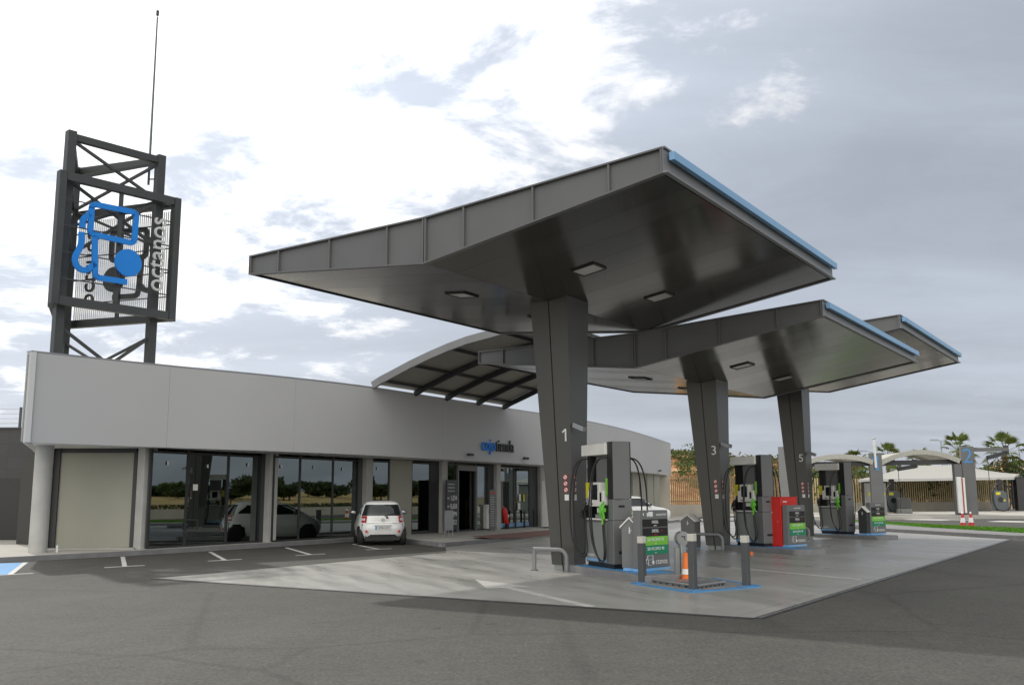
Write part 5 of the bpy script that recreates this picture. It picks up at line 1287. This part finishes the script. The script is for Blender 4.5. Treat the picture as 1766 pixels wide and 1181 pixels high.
# vacuum cleaners
def vacuum(px, py, Y, label, rz, hh=2.1):
    c = at(px,py,Y); t = thing('vacuum_station', label, 'vacuum', (c.x,c.y,PZ), rz, 'self-service vacuum stations')
    MB().extr([(-.55,-.3,.1),(.55,-.3,.1),(.48,-.3,1.55),(.2,-.3,1.75),(-.5,-.3,1.75)],(0,.6,0)).build('body', M['navy'], t, bevel=.05)
    d = MB(); d.disc((-.05,-.302,1.0),.22,(0,-1,0),20,.01); d.build('dial', M['black'], t)
    MB().plate((-.2,-.303,1.5),(1,0,0),(0,0,1),.36,.22,.006).build('coin_panel', M['yellow'], t); MB().disc((.26,-.303,.95),.08,(0,-1,0),14,.004).build('warning_disc', M['yellow'], t)
    MB().box(-.15,.22,-.15,.15,1.75,2.65).build('turret', M['black'], t, bevel=.06)
    MB().tube(arcpts([(.2,-.1,2.4),(.62,-.25,2.0),(.74,-.3,1.2),(.6,-.34,.35),(.1,-.36,.1),(-.45,-.36,.3),(-.66,-.34,1.1),(-.5,-.3,1.9),(-.1,-.2,2.3)],6),.055,8).build('hose', M['rubber'], t)
    MB().box(-.6,.6,-.4,.4,0,.1).build('base', M['wallconc'], t)
vacuum(1540, 886, 77, 'dark vacuum station with a hose left of the concrete bin, behind number 1', R_(8))
vacuum(1726, 884, 80, 'dark vacuum station ringed by its hose at the right end of the slat fence', R_(-5))
c = at(1560,888,76); cb2 = thing('concrete_bin', 'grey square bin on a pale block right of the left vacuum station', 'bin', (c.x,c.y,PZ)); MB().box(-.42,.42,-.4,.4,.38,1.2).build('body', M['steel'], cb2, bevel=.03); MB().box(-.46,.46,-.45,.45,0,.375).build('block', M['lightgrey'], cb2, bevel=.02)
c = at(1512,890,72.5); kc = thing('wash_console', 'pale grey twin control cabinet behind the pillar with number 1', 'cabinet', (c.x,c.y,PZ)); MB().box(-.72,.72,-.25,.25,0,2.3).build('body', M['lightgrey'], kc, bevel=.04); MB().box(-.75,.75,-.28,.28,2.302,2.4).build('lid', M['dark'], kc)
for sx in (-.5,.5): MB().plate((sx,-.252,1.5),(1,0,0),(0,0,1),.26,.2,.006).build('coin_panel', M['yellow'], kc)
# traffic cones on the road
for k,(px,py) in enumerate(((1661.5,909),(1675.5,908.6))):
    c = gnd(px,py); t = thing('traffic_cone', ['red and white banded road cone, left of the pair beside the turf strip','red and white banded road cone, right of the pair beside the turf strip'][k], 'cone', (c.x,c.y,0), 0, 'red and white cones on the far road')
    MB().box(-.21,.21,-.21,.21,0,.04).build('base', M['black'], t); MB().lathe([(.155,.04),(.125,.24)],16).build('cone_foot', M['redfilm'], t); MB().lathe([(.126,.241),(.085,.48)],16).build('white_band', M['label'], t); MB().lathe([(.086,.481),(.05,.68)],16).build('cone_top', M['redfilm'], t); MB().lathe([(.048,.681),(.035,.76),(.01,.765)],14).build('white_tip', M['label'], t)
# concrete wall panel and slat fences
def wall_seg(name, a, b, h, th_, m_, label, cat, z0=0):
    t = thing(name, label, cat, (a.x,a.y,z0)); d = Vector((b.x-a.x,b.y-a.y,0)); n_ = Vector((-d.y,d.x,0)).normalized()*th_
    MB().hexa([(0,0,-.05),d+Vector((0,0,-.05)),d+n_+Vector((0,0,-.05)),n_+Vector((0,0,-.05))],[(0,0,h),d+Vector((0,0,h)),d+n_+Vector((0,0,h)),n_+Vector((0,0,h))]).build('wall', M[m_], t); return t, d
W0 = at(1085,893,72); W1 = at(1157,893,72.5)
cw, d_ = wall_seg('concrete_wall', W0, W1, 3.45, .3, 'wallconc', 'plain ochre-grey concrete wall panel behind the white car', 'wall')
def slat_fence(a, b, hw, hs, n_, label, tilt=0, wd=.12, mt='tan'):
    t, d = wall_seg('slat_fence', a, b, hw, .3, 'wallconc', label, 'fence'); m_ = MB(); u = d.normalized(); nn = Vector((-u.y,u.x,0)); L__ = d.length
    for k in range(n_):
        p = d*((k+.5)/n_) + nn*.15; m_.beam(p+Vector((0,0,hw-.02)), p+Vector((0,0,hs+random.uniform(-.03,.03)))+u*tilt, wd,.04,nn)
    m_.build('slats', M[mt], t); r = MB()
    for z in (hw+.25,hs-.35): r.beam(nn*.19+Vector((0,0,z)), d+nn*.19+Vector((0,0,z)),.04,.06)
    r.build('rail', M['tower'], t); return t
F0 = W1.copy(); F1 = at(1400,888,84); F2 = at(1640,884,96); F3 = at(1745,884,96)
slat_fence(F0, F1, .95, 3.1, 80, 'brown slat fence on a low concrete wall below the bare earth bank', 0, .10, 'tanbrown')
slat_fence(F1, F3, .95, 3.05, 92, 'long tan slat fence on a low concrete wall behind the car wash bays')
dk = thing('dark_wall', 'dark grey wall block at the right edge beyond the car wash', 'wall', at(1757,880,86)); h = 3.0
MB().box(0,4.5,0,.6,-.3,h-.2).build('wall', M['tile'], dk); MB().box(-.05,4.6,-.05,.65,h-.198,h-.1).build('coping', M['dark'], dk)
gp = at(1357,889,58); gz = at(1357,770,58).z
gpo = thing('grey_pylon', 'plain grey pylon panel half hidden behind the left side of column 5', 'pylon', (gp.x,gp.y,0), R_(-20))
MB().box(-.32,.55,-.14,.14,0,gz).build('panel', M['steel_light'], gpo, bevel=.02); MB().box(-.36,.59,-.18,.18,0,.1).build('base', M['kerb'], gpo)
# bank behind the fence
def bank(name, ctrl, y0, depth, m_, back=30):
    mb = MB(); nx, ny = len(ctrl)*5, 14; rows = []
    ctl = catmull([(c[0],c[1]) for c in ctrl], 5)
    vs = []; 
    for x, h_ in ctl:
        for k in range(ny+1):
            f = k/ny; prof = min(1,f*1.5)**.8 if f < .67 else 1-(f-.67)*.3
            z = h_*prof + random.uniform(-.22,.22)*(1 if 0<k<ny else 0); vs.append((x + random.uniform(-.3,.3), y0(x)+f*depth, max(z,-.05) if k else -.06))
    n_ = len(ctl)
    mb.add(vs, [(i*(ny+1)+k,(i+1)*(ny+1)+k,(i+1)*(ny+1)+k+1,i*(ny+1)+k+1) for i in range(n_-1) for k in range(ny)], True)
    struct(name, mb, m_); return vs
def yb(x): return 79 + max(0,x-12)*.62
bank('earth_bank', [(4,5.5),(12,6.3),(17,6.0),(22,5.5),(30,5.0),(38,3.6),(48,2.4),(58,2.8),(66,5.4),(76,5.2),(90,4.6)], yb, 30, M['earth'])
def leafmass(mb, c, rx, ry, rz, n_, size):
    for k in range(n_):
        while True:
            p = Vector((random.uniform(-1,1),random.uniform(-1,1),random.uniform(-1,1)))
            if p.length < 1: break
        p = p*(.55+.45*random.random()) if random.random()<.5 else p.normalized()*random.uniform(.75,1.05)
        mb.leaf((c[0]+p.x*rx, c[1]+p.y*ry, c[2]+p.z*rz), size*random.uniform(.6,1.4))
sc = MB(); sd2 = MB()
def bank_z(x, f):
    ctl = [(4,5.5),(12,6.3),(17,6.0),(22,5.5),(30,5.0),(38,3.6),(48,2.8),(58,3.2),(66,5.4),(76,5.2),(90,4.6)]
    prof = min(1,f*1.5)**.8 if f < .67 else 1-(f-.67)*.3
    return interp(ctl,x)*prof
for k in range(340):
    x = random.uniform(8,88); f = random.choice([random.uniform(.5,.75),random.uniform(.12,.75)])
    if 10 < x < 19 and f < .48: continue
    y = yb(x)+f*30; z = bank_z(x,f); r_ = random.uniform(.35,1.1)*(1.25 if 24<x<62 else 1)
    tall = random.random() < .2
    leafmass(sc if random.random()<.55 else sd2, (x,y,z+r_*.35), r_*1.3, r_, r_*(1.1 if tall else .62), int(60*r_)+24, .17)
for k in range(150):
    x = random.uniform(9,27); f = random.uniform(.58,.72); y = yb(x)+f*30; r_ = random.uniform(.3,.75)
    leafmass(sc if k%3 else sd2, (x,y,bank_z(x,f)+r_*.2), r_*1.5, r_, r_*.6, int(50*r_)+20, .15)
for k in range(110):
    x = random.uniform(15.5,27); f = random.uniform(.1,.55); y = yb(x)+f*30; r_ = random.uniform(.4,.9)
    leafmass(sc, (x,y,bank_z(x,f)+r_*.2), r_*1.5, r_, r_*.55, int(50*r_)+20, .15)
stuff('bank_scrub', sc, M['leaf'], 'patchy green scrub growing over the earth bank behind the fences', 'scrub'); stuff('dry_scrub', sd2, M['dryleaf'], 'dry olive scrub scattered over the earth bank behind the fences', 'scrub')
def bush(c, r_, hgt, label, m_='leaf', n_=900, size=.16):
    t = thing('bush', label, 'bush', c, 0, 'bushes behind the slat fence'); mb = MB()
    for k in range(9):
        a_ = random.uniform(0,6.28); q = random.uniform(0,.6)*r_; leafmass(mb, (q*math.cos(a_),q*math.sin(a_),hgt*random.uniform(.35,.72)), r_*.5, r_*.5, hgt*.34, n_//9, size)
    mb.build('foliage', M[m_], t); s_ = MB()
    for k in range(4): a_ = k*1.57+.4; s_.tube([(0,0,-.2),(.3*r_*math.cos(a_),.3*r_*math.sin(a_),hgt*.5)],.06,6,r_end=.02)
    s_.build('stem', M['bark'], t)
for px, dy, r_, hh, m_, lb in ((1380,2.6,2.6,4.4,'leaf','tall green bush between columns 3 and 5 behind the fence'),(1428,2.4,2.3,4.0,'leaf','green bush left of the farthest pump above the fence'),(1462,2.6,2.3,3.6,'dryleaf','olive bush behind the farthest pump'),(1492,2.4,2.2,4.3,'leaf','round green bush right of the farthest pump, under the sail end'),(1522,2.4,2.0,3.5,'dryleaf','olive bush behind the pillar with number 1'),(1549,2.5,2.2,3.9,'leafdark','dark green bush right of the pillar with number 1'),(1578,2.4,2.3,4.1,'leaf','green bush above the fence between the two car wash numbers'),(1607,2.5,2.3,4.0,'leafdark','dark bush left of the middle of the sail edge'),(1636,2.4,2.1,3.5,'dryleaf','pale olive bush behind the fence left of number 2'),(1690,2.4,2.2,3.6,'leaf','green bush seen under the sail right of number 2'),(1716,2.6,2.0,3.3,'dryleaf','olive bush behind the right vacuum station'),(1748,7.0,3.2,5.4,'leafdark','big dark green bush at the right edge above the dark wall')):
    f_ = (px-1400)/345; Yf = 84+12*f_ if px < 1745 else 96
    c = at(px,870,Yf+dy); bush((c.x,c.y,.3), r_, hh-.3, lb, m_, 1100, .17)
# palms
def palm(h_, R0, nfr=21, name='palm_tree', label='', seed=1):
    rng = random.Random(seed); t = thing(name, label, 'palm tree', (0,0,0), 0, 'fan palms beyond the forecourt')
    MB().tube([(0,0,-.1),(.03,.02,h_*.4),(.0,.05,h_*.8),(0,0,h_)],.27,12,r_end=.20).build('trunk', M['trunk'], t)
    mb = MB(); els = [-46+124*i/(nfr-1) for i in range(nfr)]; rng.shuffle(els)
    for k in range(nfr):
        az_ = k*2.39996+rng.uniform(-.3,.3); el = R_(els[k]); d = Vector((math.cos(az_)*math.cos(el),math.sin(az_)*math.cos(el),math.sin(el)))
        sL = R0*rng.uniform(.48,.62); base = Vector((0,0,h_)); e = base + d*sL; e.z -= .06*sL
        side = d.cross(Vector((0,0,1))).normalized(); upv = side.cross(d)
        mb.beam(base,e,.05,.03)
        fl_ = R0*rng.uniform(.46,.60); nb = 11
        for j in range(nb):
            a_ = R_(-62+124*j/(nb-1)); v = d*math.cos(a_)+side*math.sin(a_); ln_ = fl_*(.70+.30*math.cos(a_))
            p1 = e + v*ln_*.5 + upv*.02*R0; p2 = e + v*ln_ - Vector((0,0,.20*ln_*(1+.6*abs(a_)))); pw = v.cross(upv).normalized()*.042*R0
            mb.add([e,p1-pw,p2,p1+pw],[(0,1,2,3)])
    mb.build('crown', M['frond'], t)
    sk = MB()
    for k in range(40):
        a_ = rng.uniform(0,6.28); z = h_-rng.uniform(.1,1.1)*R0*.5; sk.add([(.2*math.cos(a_),.2*math.sin(a_),z+.25),(.34*math.cos(a_+.3),.34*math.sin(a_+.3),z-.35),(.26*math.cos(a_+.6),.26*math.sin(a_+.6),z+.05)],[(0,1,2)])
    sk.build('dead_skirt', M['dryleaf'], t)
    return t
def palm_at(px, pyc, Y, label, R0, base=0, seed=1):
    c = at(px,pyc,Y); t = palm(c.z-base, R0, label=label, seed=seed); t.location = (c.x,c.y,base); return t
palm_at(1653,776,104,'fan palm whose crown rises just left above the pillar with number 2',2.2,2.0,3)
palm_at(1732,779,104,'large fan palm with a bare reddish trunk at the far right',2.6,1.5,5)
palm_at(1531,789,106,'fan palm right of the pale pipe, above the arched roof end',1.9,2.0,8)
palm_at(1589,797,108,'fan palm half hidden behind the arched roof between numbers 1 and 2',1.9,2.0,11)
palm_at(1474,795,110,'small fan palm showing over the arched roof left of number 1',1.6,2.0,13)
# street lamps
def lamp(px, ytop, ybot, Y, arm_px, label, col='bluelamp'):
    c = at(px,ybot,Y); top_ = at(px,ytop,Y).z; ex = at(arm_px,ytop,Y).x - c.x
    t = thing('street_lamp', label, 'street lamp', (c.x,c.y,0), 0, 'street lamps beyond the car wash')
    MB().tube([(0,0,0),(0,0,top_)],.11,8,r_end=.08).build('pole', M['lamp'], t); MB().beam((0,0,top_-.05),(ex,0,top_+.12),.09,.10).build('arm', M['lamp'], t)
    s_ = 1 if ex > 0 else -1; MB().box(min(ex,ex+s_*.95),max(ex,ex+s_*.95),-.16,.16,top_+.02,top_+.20).build('lamp_head', M['lamp'], t)
M['lamp'] = mat('lamp_grey_blue', (.30,.36,.42), .5, .2, .05, 2, 30)
lamp(1762,765,830,115,1741,'blue-grey street lamp at the right edge with its arm pointing left over the big palm')
lamp(1629,760,850,125,1617,'street lamp with its arm pointing left above the arched roof, left of number 2')
lamp(1508,779,850,130,1494,'faint street lamp left of the pale pipe beside number 1')
lamp(1686,782,850,140,1674,'thin distant street lamp right of the pillar with number 2')

# ================================================================== what the shop windows reflect (right of the frame)
fd = MB(); fd.add([(44,36,.35),(58,50,.5),(72,72,.6),(84,104,.7),(150,104,2.6),(150,20,2.4),(60,20,.6)],[(0,1,2,3,4,5,6)]); 
struct('wheat_field', fd, M['field'])
hw = thing('boundary_wall', 'low pale wall with a clipped hedge right of the car wash road, reflected in the shop windows', 'wall', (33,38,0))
MB().beam((0,0,.35),(13,24,.35),.25,.75).build('wall', M['wallconc'], hw); h_ = MB()
for k in range(2600): f = random.random(); h_.leaf((13*f+random.gauss(.5,.25),24*f+random.gauss(-.2,.25),.7+random.random()*.35),.10)
h_.build('hedge', M['leafdark'], hw)
def tree(c, h_, r_, label, m_='leafdark', seed=0):
    t = thing('field_tree', label, 'tree', c, 0, 'trees beyond the wheat field'); mb = MB()
    for k in range(12):
        a_ = random.uniform(0,6.28); q = random.uniform(0,.75)*r_; leafmass(mb,(q*math.cos(a_),q*math.sin(a_),h_*random.uniform(.42,.85)),r_*.42,r_*.42,h_*.20,80,.34)
    mb.build('crown', M[m_], t); s_ = MB(); s_.tube([(0,0,-.2),(.05,.1,h_*.3),(0,0,h_*.6)],.16,8,r_end=.06)
    for k in range(5): a_ = k*1.25; s_.tube([(0,0,h_*.35),(r_*.5*math.cos(a_),r_*.5*math.sin(a_),h_*.65)],.07,6,r_end=.02)
    s_.build('trunk', M['bark'], t)
rng = random.Random(4)
for k in range(44):
    an = R_(-8+k*1.05+rng.uniform(-1.6,1.6)); ds = rng.uniform(98,128); x, y = -8+ds*math.cos(an), 34+ds*math.sin(an)
    if x/y < .72: continue
    tree((x,y,1.2), rng.choice((1.7,2.2,2.6,3.2,4.6))*rng.uniform(.85,1.2), rng.uniform(1.6,4.6), 'broad tree in the loose row beyond the ripe field, seen only as a window reflection', 'leafdark' if k%3 else 'leaf')
pt = palm(3.3, 2.6, label='fan palm right of the frame, reflected in the second shop window', seed=21); pt.location = (33.5,57.5,0)
lamp_c = None
